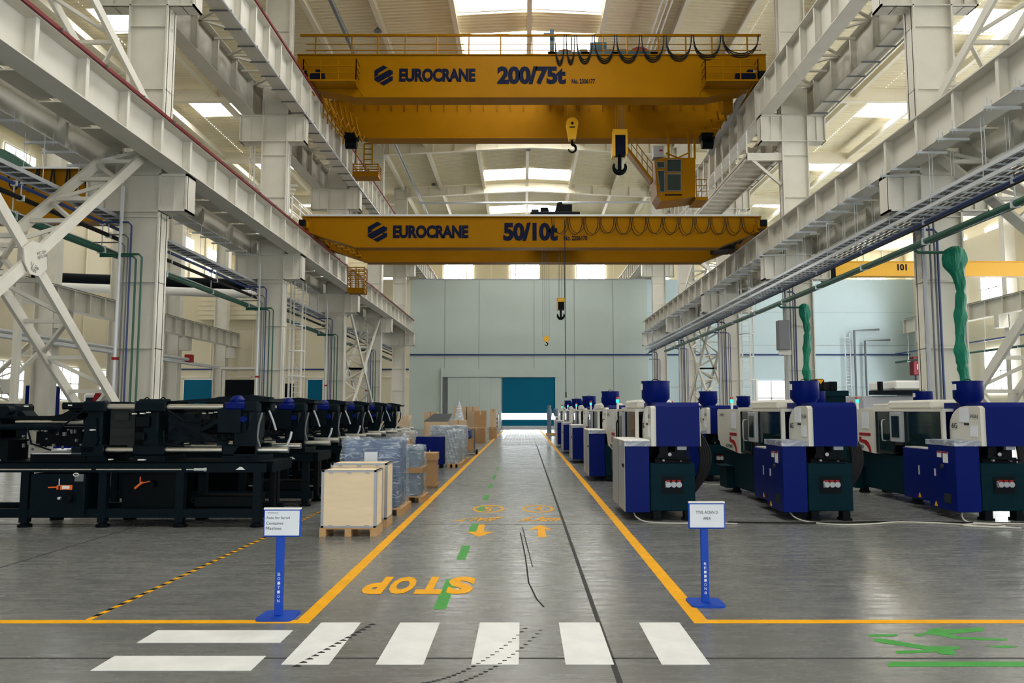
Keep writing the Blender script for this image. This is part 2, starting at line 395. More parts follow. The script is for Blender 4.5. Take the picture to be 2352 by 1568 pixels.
MB().box(-2.05, 3.0, 74.9, 74.97, 0.92, 1.5).build('door_window', 'glazer', d2)
MB().box(-2.05, 3.0, 74.84, 74.98, 0.0, 0.32).build('door_sill', 'tile', d2)
for i, (xa, xb, zt) in enumerate(((-32.4, -29.6, 4.7), (-36, -33.5, 4.7), (-20.6, -19.2, 4.7))):
    d3 = MB().box(xa, xb, 74.85, 74.98, 0, zt).build('door_%d' % (3 + i), 'doorblue'); d3['kind'] = 'structure'
    MB().box(xa - .1, xa, 74.8, 74.98, 0, zt + .1).box(xb, xb + .1, 74.8, 74.98, 0, zt + .1).box(xa - .1, xb + .1, 74.8, 74.98, zt, zt + .12).build('door_frame', 'offw', d3)
d4 = MB().box(22.3, 24.9, 74.85, 74.98, 0, 4.6).build('door_6', 'softwin'); d4['kind'] = 'structure'
MB().box(22.1, 22.3, 74.8, 74.98, 0, 4.8).box(24.9, 25.1, 74.8, 74.98, 0, 4.8).box(23.55, 23.65, 74.8, 74.98, 0, 4.6).box(22.3, 24.9, 74.8, 74.98, 1.0, 1.1).box(22.3, 24.9, 74.8, 74.98, 2.9, 3.0).build('door_frame', 'offw', d4)
# floor joints and tiled strip before the gate, the gate's reflection painted into its pale tone
def fl(poly, z=0.002): return MB().prism(poly, 'z', 0.0003, z)
trim(fl([(0.60, 4), (0.64, 4), (0.70, 74.8), (0.66, 74.8)], 0.001), 'joint')
for y in (5.74, 12.32, 24.3, 36.3, 48.3): trim(MB().box(-36, 37, y - 0.012, y + 0.012, 0.0002, 0.001), 'joint')
trim(MB().box(-5.88, -5.85, 4, 74, 0.0002, 0.001), 'joint')
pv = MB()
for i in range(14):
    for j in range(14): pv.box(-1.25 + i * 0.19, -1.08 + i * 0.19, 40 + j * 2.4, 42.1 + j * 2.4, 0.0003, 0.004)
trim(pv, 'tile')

# ================================================================ steel frame
LOW, UP = (8.75, 9.8), (15.2, 16.75)                  # bottom and top of the two runway levels
NEAR = ['nearest', 'second nearest', 'third nearest', 'fourth nearest', 'fifth nearest', 'farthest']
def column(x0, x1, y, side, nm, k):
    t = thing('steel_column', 'white steel column with brackets, %s in the %s row beside the aisle' % (nm, side), 'column', ((x0 + x1) / 2, y, 0), '%s row of columns' % side)
    m = MB(); ym = y
    m.box(x0, x0 + 0.05, y - .3, y + .3, 0, 22.2).box(x1 - 0.05, x1, y - .3, y + .3, 0, 22.2).box(x0, x1, ym - 0.2, ym - 0.16, 0, 22.2).box(x0, x1, ym + 0.16, ym + 0.2, 0, 22.2)
    for i in range(11):
        z = 1.6 + 1.95 * i; m.box(x0, x1, y - .28, y + .28, z, z + 0.02)
    for zz in (7.6, 8.72, 13.95, 15.17): m.box(x0, x1, y - .30, y + .3, zz, zz + .04)
    m.build('shaft', 'steel', t)
    MB().box(x0 - .15, x1 + .15, y - .45, y + .45, 0, 0.05).build('base_plate', 'steel', t)
    inner = x1 if side == 'left' else x0; sg = 1 if side == 'left' else -1
    outer = x0 if side == 'left' else x1
    for zb, (zt, _) in ((7.62, LOW), (13.95, UP)):
        for xs, g, ln in ((inner, sg, 0.78 if side == 'left' else 0.95), (outer, -sg, 1.03 if side == 'left' else 0.8)):
            b = MB(); e = xs + g * ln; lo, hi = min(xs, e), max(xs, e)
            b.box(lo, hi, y - .3, y + .3, zb, zb + 0.05).box(lo, hi, y - .3, y + .3, zt - 0.07, zt)
            b.box(lo, hi, y - .24, y - .2, zb, zt - .05); ee = e - g * 0.05
            b.box(min(e, ee), max(e, ee), y - .3, y + .3, zb, zt)
            mm = (xs + e) / 2; b.box(mm - .012, mm + .012, y - .28, y + .28, zb, zt - .02)
            b.build('bracket', 'steel', t)
    return t
for k, y in enumerate(COLY):
    column(XLO, XL, y, 'left', NEAR[k], k); column(XR, XRO, y, 'right', NEAR[k], k)
def rep(o, offs):                                     # repeats of a part
    for d in offs:
        c = o.copy(); C.objects.link(c); c.location = o.location + Vector(d)
def girder_line(x, lv, name, y0, y1, fw=0.62, sy=None, step=1.86):
    z0, z1 = lv
    t = thing('runway_girder', name, 'girder', (x, y0, z0), 'crane runway girders')
    MB().ibeam(x, y0, y1, z0, z1, fw, step=step, sy=sy).build('girder_body', 'steel', t)
    MB().box(x - .06, x + .06, y0, y1, z1, z1 + 0.03).box(x - .015, x + .015, y0, y1, z1 + .03, z1 + .09).box(x - .035, x + .035, y0, y1, z1 + .09, z1 + .13).build('crane_rail', 'rail', t)
    return t
GL = girder_line(-10.21, LOW, 'lower white runway girder on the aisle side of the left columns, red bar on it', 6, 70.6, sy=7.97)
GLU = girder_line(-10.21, UP, 'upper white runway girder on the aisle side of the left columns', 12, 94, sy=13, step=1.5)
GR = girder_line(11.06, LOW, 'lower white runway girder on the aisle side of the right columns, cable trays below', 6, 71, sy=7.97)
GRU = girder_line(11.06, UP, 'upper white runway girder on the aisle side of the right columns', 12, 94, sy=13, step=1.5)
OL = girder_line(-12.55, LOW, 'lower runway girder behind the left columns, facing the left bay', 8, 72, step=3, sy=8.5)
OLU = girder_line(-12.55, UP, 'upper runway girder behind the left columns, facing the left bay', 14, 94, step=2.0)
OR = girder_line(13.4, LOW, 'lower runway girder behind the right columns, facing the right bay', 8, 72, step=3, sy=8.5)
ORU = girder_line(13.4, UP, 'upper runway girder behind the right columns, facing the right bay', 14, 94, step=2.0)
for t, xa, xb in ((GL, -10.5, -12.25), (GR, 11.4, 13.1)):
    m = MB(); y = 8
    while y < 70: m.box(min(xa, xb), max(xa, xb), y, y + 1.62, 9.5, 9.54); y += 1.86
    m.build('walkway_plate', 'steel', t)
for t, xa, xb in ((GLU, -10.4, -12.3), (GRU, 11.3, 13.2)):
    m = MB(); y = 15; s = 0
    while y < 92:
        p, q = (xa, y, 16.5), (xb, y + 1.5, 16.5)
        if s % 2: p, q = (xb, y, 16.5), (xa, y + 1.5, 16.5)
        m.bar(p, q, 0.10, 0.08); m.bar((xa, y, 16.5), (xb, y, 16.5), 0.08, 0.08); y += 1.5; s += 1
    m.build('surge_lattice', 'steel', t)
# red conductor bars
for z, nm in ((9.82, 'red conductor bar with cables along the lower left runway girder'), (16.78, 'red conductor bar along the upper left runway girder')):
    y0, y1 = (6, 70) if z < 12 else (20, 90)
    t = thing('conductor_bar', nm, 'conductor bar', (-9.86, y0, z))
    MB().box(-9.9, -9.83, y0, y1, z - .035, z + .045).build('red_bar', 'bar', t)
    MB().tube([(-9.98, y0, z + .06), (-9.98, y1, z + .07)], 0.032, 6).tube([(-10.05, y0, z + .09), (-10.05, y1, z + .11)], 0.03, 6).build('cable', 'cable', t)
    o = MB().box(-10.05, -9.78, y0 + 1, y0 + 1.04, z - .03, z + .03).build('clip', 'midgrey', t)
    rep(o, [(0, 1.8 * i, 0) for i in range(1, int((y1 - y0) / 1.8))])

# lattice cross braces between the columns
def diag(t, xs, p, q, w=0.26):
    (ya, za), (yb, zb) = p, q
    xi, xo = xs
    for x in xs:
        MB().bar((x, ya, za), (x, yb, zb), 0.09, w).build('chord', 'steel', t)
    n = max(3, int(math.hypot(yb - ya, zb - za) / 1.25)); m = MB()
    P = lambda x, i: (x, ya + (yb - ya) * i / n, za + (zb - za) * i / n)
    for i in range(1, n):
        m.bar(P(xi, i), P(xo, i), 0.10, 0.10)
        m.bar(P(xi if i % 2 else xo, i), P(xo if i % 2 else xi, i + 0.85), 0.09, 0.09)
    m.build('lacing', 'steel', t)
def xbrace(xs, y0, y1, z0, z1, label, grp='lattice cross braces'):
    t = thing('cross_brace', label, 'brace', (xs[0], (y0 + y1) / 2, z0), grp)
    diag(t, xs, (y0, z0), (y1, z1)); diag(t, xs, (y0, z1), (y1, z0))
    yc, zc = (y0 + y1) / 2, (z0 + z1) / 2
    for x in xs:
        g = -0.07 if x < 0 else 0.07
        x2 = x - g if abs(x) < abs(xs[0] + xs[1]) / 2 else x + g
        pl = [(yc + 0.40 * math.cos(a) * (1.15 if i % 2 else 1), zc + 0.40 * math.sin(a)) for i, a in enumerate([PI / 8 + PI * j / 4 for j in range(8)])]
        MB().prism(pl, 'x', min(x2, x2 + .03), max(x2, x2 + .03)).build('gusset_plate', 'steel', t)
    return t
LX, RX = (XL - .06, XLO + .06), (XR + .06, XRO - .06)
br = xbrace(LX, 11.55, 22.4, 0.65, 9.5, 'big lattice cross brace with marked plate beside the nearest left column')
text('HC 2224\nGJTE 53A', 'midgrey', br, (-10.70, 17.18, 5.2), 0.36, 0.17, right=(0, 0.94, 0.34), up=(0, -0.34, 0.94), depth=0.002)
text('LJ 28\nGJS', 'midgrey', br, (-10.70, 16.92, 4.85), 0.28, 0.18, right=(0, 0.94, -0.34), up=(0, 0.34, 0.94), depth=0.002)
xbrace(LX, 11.55, 22.4, 10.2, 15.9, 'upper lattice cross brace above the lower girder at the top left corner')
xbrace(RX, 11.55, 22.4, 0.65, 9.5, 'big lattice cross brace at the right edge beside the nearest right column')
xbrace(RX, 11.55, 22.4, 10.2, 15.9, 'upper lattice cross brace above the lower girder at the top right corner')
xbrace(LX, 47.55, 58.4, 0.6, 8.6, 'distant lattice cross brace between the third and fourth left columns')
xbrace(RX, 47.55, 58.4, 0.6, 8.6, 'distant lattice cross brace between the third and fourth right columns')
xbrace(RX, 47.55, 58.4, 9.9, 15, 'distant upper lattice brace above the lower right girder')

# roof beams and purlins
for k, y in enumerate((47, 59, 71, 83)):
    m = MB()
    for xa, xb in ((-11.2, 0.5), (0.5, 12.3)):
        za, zb = roofz(xa), roofz(xb)
        m.prism([(xa, za - .9), (xb, zb - .9), (xb, zb - .86), (xa, za - .86)], 'y', y - .16, y + .16)
        m.prism([(xa, za - .9), (xb, zb - .9), (xb, zb - .05), (xa, za - .05)], 'y', y - .012, y + .012)
        for i in range(7):
            x = xa + (xb - xa) * (i + .5) / 7; m.box(x - .012, x + .012, y - .14, y + .14, roofz(x) - .87, roofz(x) - .1)
    o = m.build('roof_beam', 'purlin'); tag(o, 'white roof beam across the middle bay, %s of those in view' % ['nearest', 'second', 'third', 'farthest'][k], 'roof beam', 'roof beams')
    for nm, xa, xb in (('left', -36, -12), ('right', 13, 46.5)):
        m = MB().box(xa, xb, y - .16, y + .16, 20.75, 20.8).box(xa, xb, y - .02, y + .02, 20.8, 21.6)
        x = xa
        while x < xb - 2: m.bar((x, y, 20.8), (x + 1, y, 21.6), .08); x += 2
        tag(m.build('roof_beam', 'purlin'), 'roof beam over the %s bay, %s of those in view' % (nm, ['nearest', 'second', 'third', 'farthest'][k]), 'roof beam', 'roof beams')
PN = ['leftmost', 'second from left', 'third from left', 'middle', 'third from right', 'second from right', 'rightmost']
for k in range(-3, 4):
    x = 0.3 + 3.95 * k
    if abs(k) == 3: x = -11.0 if k < 0 else 11.6
    z = roofz(x) - 0.02
    o = MB().box(x - .13, x + .13, 30, 94.8, z - .38, z - .35).box(x - .02, x + .02, 30, 94.8, z - .36, z).box(x - .13, x + .13, 30, 94.8, z - .02, z).build('roof_purlin', 'purlin')
    tag(o, 'long white roof purlin running down the middle bay, %s' % PN[k + 3], 'purlin', 'roof purlins')
for nm, xs in (('left', (-15, -19, -23, -28, -33)), ('right', (16, 20.5, 25, 30, 35))):
    for i, x in enumerate(xs):
        o = MB().box(x - .12, x + .12, 20, 94.8, 21.05, 21.09).box(x - .02, x + .02, 20, 94.8, 21.09, 21.5).build('roof_purlin', 'purlin')
        tag(o, 'roof purlin over the %s bay, %s from the columns' % (nm, ORD[i]), 'purlin', 'roof purlins')

# ================================================================ overhead cranes
def girder(x0, x1, y0, y1, z0, z1, ze, xl, xr, ribs=False):
    m = MB().prism([(x0, z1), (x0, ze), (xl, z0), (xr, z0), (x1, ze), (x1, z1)], 'y', y0 + .06, y1 - .06)
    m.box(x0, x1, y0 - .02, y1 + .02, z1, z1 + .035)
    m.box(xl - .1, xr + .1, y0, y1, z0 - .03, z0)
    for a, b in (((x0, ze), (xl, z0)), ((x1, ze), (xr, z0))): m.bar((a[0], (y0 + y1) / 2, a[1]), (b[0], (y0 + y1) / 2, b[1]), y1 - y0, .03)
    if ribs:
        x = x0 + .5
        while x < x1 - .4: m.box(x - .01, x + .01, y0 - .0, y0 + .07, z1 - .55, z1); x += .72
    return m
def logo(parent, px, py, w, h, Y):
    P = [[(0, 45), (75, 0), (110, 20), (33, 66), (28, 82), (48, 76), (0, 102)], [(0, 108), (124, 36), (153, 50), (153, 74), (34, 147), (0, 127)],
         [(153, 94), (153, 128), (78, 173), (42, 152), (118, 108), (124, 96), (112, 98)]]
    m = MB()
    for pl in P:
        q = [at(px + a / 155 * w, py + b / 175 * h, Y) for a, b in pl]
        m.prism([(p.x, p.z) for p in q], 'y', Y - .006, Y)
    m.build('emblem', 'navy', parent)
def ptext(s, parent, x0, y0, x1, y1, Y, bold, m='navy'):
    a, b = at(x0, y0, Y), at(x1, y1, Y)
    text(s, m, parent, ((a.x + b.x) / 2, Y - .004, (a.z + b.z) / 2), b.x - a.x, a.z - b.z, bold=bold)
def hook(mb, c, r, th, both=False):
    c = Vector(c); mb.cyl(c + Vector((0, 0, r * 2.3)), c + Vector((0, 0, r * 0.9)), th * .8, 10, th * 1.0)
    if both:                                          # ramshorn hook
        mb.tube([c + Vector((0, 0, r)), c + Vector((0, 0, -r * .9))], th * 1.0, 10)
        for g in (-1, 1): mb.tube([c + Vector((g * r * math.sin(a), 0, -r * math.cos(a))) for a in [PI * .66 * i / 12 for i in range(13)]], th * 1.5, 10, th * .5)
        return mb
    pts = [c + Vector((r * math.sin(a) * 0.95, 0, r * math.cos(a))) for a in [PI * 1.45 * i / 16 for i in range(17)]]
    mb.tube(pts, th * 1.1, 8, th * .45)
    return mb
def railing(mb, p, q, h=1.05, n=None, r=.022, rails=(1.0, .66, .33)):
    p, q = Vector(p), Vector(q); n = n or max(1, round((q - p).length / 1.2))
    for i in range(n + 1):
        a = p.lerp(q, i / n); mb.bar(a, a + Vector((0, 0, h)), r * 2)
    for f in rails: mb.bar(p + Vector((0, 0, h * f)), q + Vector((0, 0, h * f)), r * 1.8)
    return mb
def endtruck(t, x, y0, y1, z0, z1, w=.5):
    MB().cbox(x - w / 2, x + w / 2, y0, y1, z0 + .22, z1, .03).box(x - w / 2 - .03, x + w / 2 + .03, y0 + .3, y0 + 1.1, z0 + .1, z1 - .15).box(x - w / 2 - .03, x + w / 2 + .03, y1 - 1.1, y1 - .3, z0 + .1, z1 - .15).build('end_truck', 'yellow', t)
    for yy in (y0 + .45, y0 + .95, y1 - .95, y1 - .45):
        MB().lathe([(.0, -.07), (.26, -.07), (.26, -.05), (.22, -.05), (.22, .05), (.26, .05), (.26, .07), (0, .07)], (x, yy, z0 + .24), 18, 'x').build('wheel', 'rail', t, True)
    for yy in (y0 - .18, y1): MB().box(x - .14, x + .14, yy, yy + .18, z0 + .3, z0 + .58).build('buffer', 'black', t)

# ---- the large upper crane
uc = thing('overhead_crane', 'large yellow 200/75 tonne bridge crane high under the roof', 'crane', (0.3, 39, 16.9), 'overhead cranes of the middle bay')
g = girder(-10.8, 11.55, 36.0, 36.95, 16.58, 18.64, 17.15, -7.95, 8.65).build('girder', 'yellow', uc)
Y = 36.05
logo(g, 860, 150, 43, 47, Y); ptext('EUROCRANE', g, 917, 157, 1092, 188, Y, .05); ptext('200/75t', g, 1142, 152, 1300, 194, Y, .05)
ptext('No. 2306177', g, 1313, 181, 1367, 192, Y, .03)
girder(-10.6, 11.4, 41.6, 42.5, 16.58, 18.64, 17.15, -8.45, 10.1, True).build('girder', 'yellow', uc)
for x in (-10.21, 11.06): endtruck(uc, x, 35.3, 43.3, 16.88, 17.55)
# handrail along the front edge
zt = at(1200, 79, 36.2).z; hr = MB(); xa, xb = at(690, 80, 36.2).x, at(1747, 80, 36.2).x
hr.box(xa, xb, 36.15, 36.25, zt - .10, zt); hr.bar((xa + .3, 36.2, 19.25), (xb, 36.2, 19.25), .035); hr.bar((xa + .3, 36.2, 18.95), (xb, 36.2, 18.95), .035)
hr.build('handrail', 'yellow', uc)
o = MB().box(-.03, .03, 36.17, 36.23, 18.4, zt).build('handrail_post', 'yellow', uc)
pxs = [725, 808, 868, 931, 1004, 1077, 1150, 1222, 1313, 1385, 1440, 1512, 1575, 1635, 1716]
o.location.x = at(pxs[0], 100, 36.2).x - uc.location.x + 0.0
base = o.location.copy(); o.location = (0, 0, 0)
me = o.data
for v in me.vertices: v.co.x += at(pxs[0], 100, 36.2).x
for p in pxs[1:]: rep(o, [(at(p, 100, 36.2).x - at(pxs[0], 100, 36.2).x, 0, 0)])
# end platforms with cages
for xs, nm in ((at(699, 150, 35.3).x, 'l'), (at(1618, 150, 35.3).x, 'r')):
    w = 2.45; z0 = at(760, 186, 35.3).z
    MB().box(xs, xs + w, 35.1, 36.0, z0 - .08, z0).build('end_platform', 'yellow', uc)
    c = MB(); railing(c, (xs, 35.15, z0), (xs + w, 35.15, z0), 1.0, 3, .02); railing(c, (xs, 35.15, z0), (xs, 35.95, z0), 1.0, 1, .02); railing(c, (xs + w, 35.15, z0), (xs + w, 35.95, z0), 1.0, 1, .02)
    for x in (xs + .1, xs + w - .1): c.bar((x, 35.15, z0), (x + (.25 if nm == 'l' else -.25), 35.95, z0 - .45), .05)
    c.build('platform_cage', 'yellow', uc)
    xm = xs + (.45 if nm == 'l' else 2.0)
    MB().cyl((xm - .5, 35.5, z0 + .25), (xm + .45, 35.5, z0 + .25), .2, 16).box(xm - .6, xm + .5, 35.3, 35.7, z0, z0 + .1).box(xm + .05, xm + .3, 35.4, 35.6, z0 + .4, z0 + .6).build('travel_motor', 'navy', uc)
# yellow drive clutter, ladder and grey cable guide at the ends
m = MB()
for i in range(7):
    x = -9.75 + .13 * i; m.tube([(x, 36.3 + .7 * i, 17.3), (x + .1, 36.5 + .7 * i, 16.7), (x + .25, 36.9 + .7 * i, 16.2), (x + .3, 37.3 + .7 * i, 16.6)], .05, 6)
railing(m, (-9.75, 37, 15.9), (-9.6, 41.4, 15.9), .9, 6, .03)
m.build('drive_guard', 'yellow', uc)
MB().tube([(10.9, 35.6, 17.6), (10.62, 36.6, 17.1), (10.45, 38.4, 16.5), (10.4, 41, 16.3), (10.45, 43, 16.25)], .17, 10).build('cable_guide', 'grey', uc, True)
m = MB()
for i in range(5): m.tube([(10.1 - .05 * i, 37.2 + 1.1 * i, 17.2), (10.25, 37.5 + 1.1 * i, 16.4), (9.95, 37.9 + 1.1 * i, 16.5)], .06, 6)
m.box(9.75, 10.2, 37.1, 37.6, 16.3, 17.2); m.build('drive_guard', 'yellow', uc)
for x, yy in ((-9.3, 41.2), (9.9, 41.2)): MB().box(x - .35, x + .35, yy - .3, yy + .3, 16.3, 16.62).cyl((x - .3, yy, 16.05), (x + .3, yy, 16.05), .24, 14).build('gear_motor', 'black', uc)
# trolley
tr = MB(); xa, xb = at(1258, 120, 36.6).x, at(1512, 120, 36.6).x
tr.box(xa, xb, 36.4, 36.8, 18.69, 19.0).box(xa, xb, 41.8, 42.2, 18.69, 19.0)
for x in (xa, xa + 1.6, xa + 3.1, xb - .4): tr.box(x, x + .4, 36.4, 42.2, 18.75, 18.98)
tr.box(xa + 2.1, xa + 2.9, 37, 38.2, 19.0, 19.75)
tr = tr.build('trolley', 'troll', uc)
MB().box(xa + .1, xa + .3, 36.4, 36.7, 18.7, 20.1).box(xa - .2, xa + .15, 36.45, 36.6, 19.85, 19.95).build('cable_mast', 'troll', tr)
for px, r in ((1297, .5), (1469, .62)):
    MB().cyl((at(px, 100, 37.4).x, 37.4, 19.1), (at(px, 100, 37.4).x, 41, 19.1), r, 24).build('rope_drum', 'drum', tr, True)
m = MB()
for px in (1340, 1395, 1430): x = at(px, 100, 37).x; MB().box(x - .2, x + .2, 36.9, 38, 19.0, 19.35).build('gearbox', 'midgrey', tr)
# festoon loops
anc = [1272, 1298, 1322, 1362, 1413, 1470, 1526, 1589, 1656, 1742]; bot = [152, 150, 148, 147, 146, 144, 142, 139, 134]
for i in range(9):
    p, q = at(anc[i], 84, 36.1), at(anc[i + 1], 84, 36.1); sg = p.z - at(1300, bot[i], 36.1).z
    m = MB()
    for d in (0, .09, .17): m.tube(uloop((p.x + .05, 36.02 - d * .4, p.z), (q.x - .05, 36.02 - d * .4, q.z), sg - d), .028, 6)
    m.build('cable_loop', 'cable', uc, True)
# hook blocks
def ropes(t, xs, y, z0, z1, r=.018):
    m = MB()
    for x in xs: m.cyl((x, y, z0), (x, y, z1), r, 6)
    m.build('hoist_rope', 'midgrey', t)
Yh = 39.3
ropes(uc, [at(x, 200, Yh).x for x in (1303, 1326)], Yh, at(1300, 290, Yh).z, 18.8)
ropes(uc, [at(x, 200, Yh).x for x in (1413, 1418, 1423, 1428, 1432)], Yh, at(1300, 302, Yh).z, 18.8)
def blk(px0, px1, py0, py1, t, holes=True):
    a, b_ = at(px0, py0, Yh), at(px1, py1, Yh); w = (b_.x - a.x); xm = (a.x + b_.x) / 2; zt_, zb = a.z, b_.z; r = w / 2
    pl = [(xm + r * math.cos(PI * i / 12), zt_ - r + r * math.sin(PI * i / 12)) for i in range(13)] + [(xm - .58 * r, zb), (xm + .58 * r, zb)]
    o = MB().prism(pl, 'y', Yh - .22, Yh + .22).build('hook_block', 'yel2', t)
    MB().cyl((xm, Yh - .25, zt_ - r), (xm, Yh - .21, zt_ - r), r * .22, 14).box(xm - r * .45, xm + r * .45, Yh - .23, Yh - .22, zt_ - r * 1.75, zt_ - r * 1.55).build('sheave_pin', 'navy', o)
    return o, xm, zb
o, xm, zb = blk(1300, 1328, 273, 322, uc); hook(MB(), (xm, Yh, at(1300, 341, Yh).z), .2, .075).build('hook', 'black', o, True)
a, b_ = at(1407, 301, Yh), at(1440, 362, Yh)
o = MB().box(a.x, b_.x, Yh - .3, Yh + .3, a.z - .3, a.z).prism([(a.x, a.z - .3), (a.x + .1, a.z - .3), (a.x + .1, b_.z), (a.x - .06, b_.z)], 'y', Yh - .3, Yh + .3).prism([(b_.x, a.z - .3), (b_.x - .1, a.z - .3), (b_.x - .1, b_.z), (b_.x + .02, b_.z + .2)], 'y', Yh - .3, Yh + .3).build('hook_block', 'yel2', uc)
MB().box(a.x + .1, b_.x - .1, Yh - .26, Yh + .26, b_.z + .1, a.z - .3).build('sheave', 'navy', o)
hook(MB(), ((a.x + b_.x) / 2 - .02, Yh, at(1420, 383, Yh).z), .31, .10, True).build('hook', 'black', o, True)
# operator cab, its stair and the basket
Yc = 40.3; P = lambda x, y, Y=Yc: (at(x, y, Y).x, at(x, y, Y).z)
cab = MB().prism([P(1503, 369), P(1520, 362), P(1597, 362), P(1597, 452), P(1519, 462), P(1509, 447)], 'y', Yc, Yc + 1.7).build('operator_cab', 'yellow', uc)
def pane(x0, y0, x1, y1, sk=0):
    q = [P(x0, y0), P(x1, y0), P(x1, y1), P(x0 + sk, y1)]
    MB().prism(q, 'y', Yc - .03, Yc - .005).build('window_pane', 'glass', cab)
    m = MB()
    for i in range(4): p, r_ = q[i], q[(i + 1) % 4]; m.bar((p[0], Yc - .03, p[1]), (r_[0], Yc - .03, r_[1]), .035)
    m.build('window_frame', 'midgrey', cab)
pane(1532, 367, 1564, 395); pane(1532, 400, 1564, 438); pane(1508, 372, 1526, 386, 1); pane(1510, 393, 1526, 441, 6)
MB().box(P(1527, 440)[0], P(1566, 440)[0], Yc - .02, Yc, P(0, 449)[1], P(0, 446)[1]).build('vent_slot', 'black', cab)
m = MB()
for px in (1537, 1584, 1597): m.box(P(px, 360)[0] - .05, P(px, 360)[0] + .05, Yc + .1, Yc + .2, P(0, 363)[1], 16.6)
m.bar((P(1530, 350)[0], Yc + .1, P(0, 350)[1]), (P(1558, 361)[0], Yc + .1, P(0, 361)[1]), .07); m.bar((P(1558, 361)[0], Yc + .1, P(0, 361)[1]), (P(1582, 350)[0], Yc + .1, P(0, 350)[1]), .07)
m.build('cab_hanger', 'yellow', uc)
a, b_ = P(1503, 330), P(1527, 356); ac = MB().box(a[0], b_[0], Yc + .3, Yc + .9, b_[1], a[1]).build('air_conditioner', 'grey', uc)
MB().box(b_[0] - .24, b_[0] - .06, Yc + .28, Yc + .3, a[1] - .3, a[1] - .22).build('red_label', 'red', ac)
m = MB().box(P(1597, 455)[0], P(1626, 455)[0], Yc, Yc + 1.6, P(0, 459)[1], P(0, 452)[1]); railing(m, (P(1600, 440)[0], Yc + .05, P(0, 452)[1]), (P(1624, 440)[0], Yc + .05, P(0, 452)[1]), .95, 2, .018)
m.build('cab_platform', 'yellow', uc)
m = MB(); p, q = (P(1440, 333)[0], Yc + .6, P(0, 333)[1]), (P(1501, 412)[0], Yc + .6, P(0, 412)[1]); m.bar(p, q, .7, .14)
p2, q2 = (p[0], p[1] - .35, p[2] + .9), (q[0], q[1] - .35, q[2] + .9); m.bar(p2, q2, .04); m.bar((p[0], p[1] - .35, p[2] + .5), (q[0], q[1] - .35, q[2] + .5), .035)
for i in range(6): f = i / 5; a = Vector(p).lerp(Vector(q), f); m.bar((a.x, a.y - .35, a.z), (a.x, a.y - .35, a.z + .9), .035)
m.build('access_stair', 'yellow', uc)
def basket(t, x0, x1, y0, y1, Y, d, m_, nr):
    a, b_ = at(x0, y0, Y), at(x1, y1, Y); mb = MB()
    for yy in (Y, Y + d):
        for x in (a.x, (a.x + b_.x) / 2, b_.x): mb.bar((x, yy, b_.z), (x, yy, a.z), .05)
        for i in range(nr): z = b_.z + .25 + (a.z - b_.z - .3) * i / (nr - 1); mb.bar((a.x, yy, z), (b_.x, yy, z), .045)
    for x in (a.x, b_.x):
        for i in range(nr): z = b_.z + .25 + (a.z - b_.z - .3) * i / (nr - 1); mb.bar((x, Y, z), (x, Y + d, z), .045)
    mb.box(a.x, b_.x, Y, Y + d, b_.z, b_.z + .25); mb.build('maintenance_basket', m_, t)
basket(uc, 811, 868, 375, 405, 42.6, .9, 'yellow', 4)
m = MB(); a = at(818, 330, 42.7); b_ = at(855, 378, 42.7)
for x in (a.x, (a.x + b_.x) / 2, b_.x): m.bar((x, 42.7, b_.z), (x, 42.7, 16.6), .07)
for i in range(5): z = b_.z + (a.z - b_.z) * i / 4; m.bar(((a.x + b_.x) / 2, 42.7, z), (b_.x, 42.7, z), .05)
m.build('basket_hanger', 'yellow', uc)

# ---- the lower crane
lc = thing('overhead_crane', 'yellow 50/10 tonne bridge crane on the lower runway, below the large crane', 'crane', (0.3, 38, 9.93), 'overhead cranes of the middle bay')
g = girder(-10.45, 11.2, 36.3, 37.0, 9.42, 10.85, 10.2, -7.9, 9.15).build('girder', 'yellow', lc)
Y = 36.35
logo(g, 845, 509, 45, 47, Y); ptext('EUROCRANE', g, 903, 517, 1076, 547, Y, .05); ptext('50/10t', g, 1156, 511, 1281, 553, Y, .05); ptext('No. 2206170', g, 1295, 541, 1349, 552, Y, .03)
girder(-10.4, 11.2, 39.95, 40.65, 9.42, 10.85, 10.2, -8.05, 9.2).build('girder', 'yellow', lc)
for x in (-10.21, 11.06): endtruck(lc, x, 35.6, 41.4, 9.93, 10.5, .42)
MB().box(-10.3, 11.1, 36.28, 36.34, 10.88, 10.97).build('top_rail', 'steelpipe', lc)
xa, xb = at(1218, 490, 36.6).x, at(1332, 490, 36.6).x
tr = MB().cbox(xa, xb, 36.4, 40.6, 10.92, 11.15, .05).prism([(xa + .5, 11.15), (xa + .95, 11.15), (xa + .85, 11.5), (xa + .5, 11.5)], 'y', 37, 39).prism([(xa + 1.15, 11.15), (xa + 2.0, 11.15), (xa + 2.0, 11.6), (xa + 1.55, 11.6), (xa + 1.5, 11.72), (xa + 1.3, 11.68)], 'y', 36.8, 39).build('trolley', 'black', lc)
MB().cyl((xa + .05, 36.6, 11.12), (xa + .4, 36.6, 11.12), .17, 14).build('trolley_motor', 'black', tr, True)
for i in range(13):
    px = 1267 + 36.3 * i; p, q = at(px, 500, 36.25), at(px + 34, 500, 36.25)
    m = MB(); m.tube(uloop((p.x, 36.24, 10.8), (q.x, 36.24, 10.8), .75 + .05 * (i % 3), 14), .016, 5).tube(uloop((p.x + .1, 36.2, 10.8), (q.x + .12, 36.2, 10.8), .8 - .06 * (i % 2), 14), .012, 5)
    m.build('cable_loop', 'cable', lc, True)
Yh = 38.4
ropes(lc, [at(x, 600, Yh).x for x in (1282, 1285, 1290, 1296)], Yh, at(0, 690, Yh).z, 11, .013)
ropes(lc, [at(x, 600, Yh).x for x in (1246, 1251, 1256, 1261)], Yh, at(0, 775, Yh).z, 11, .008)
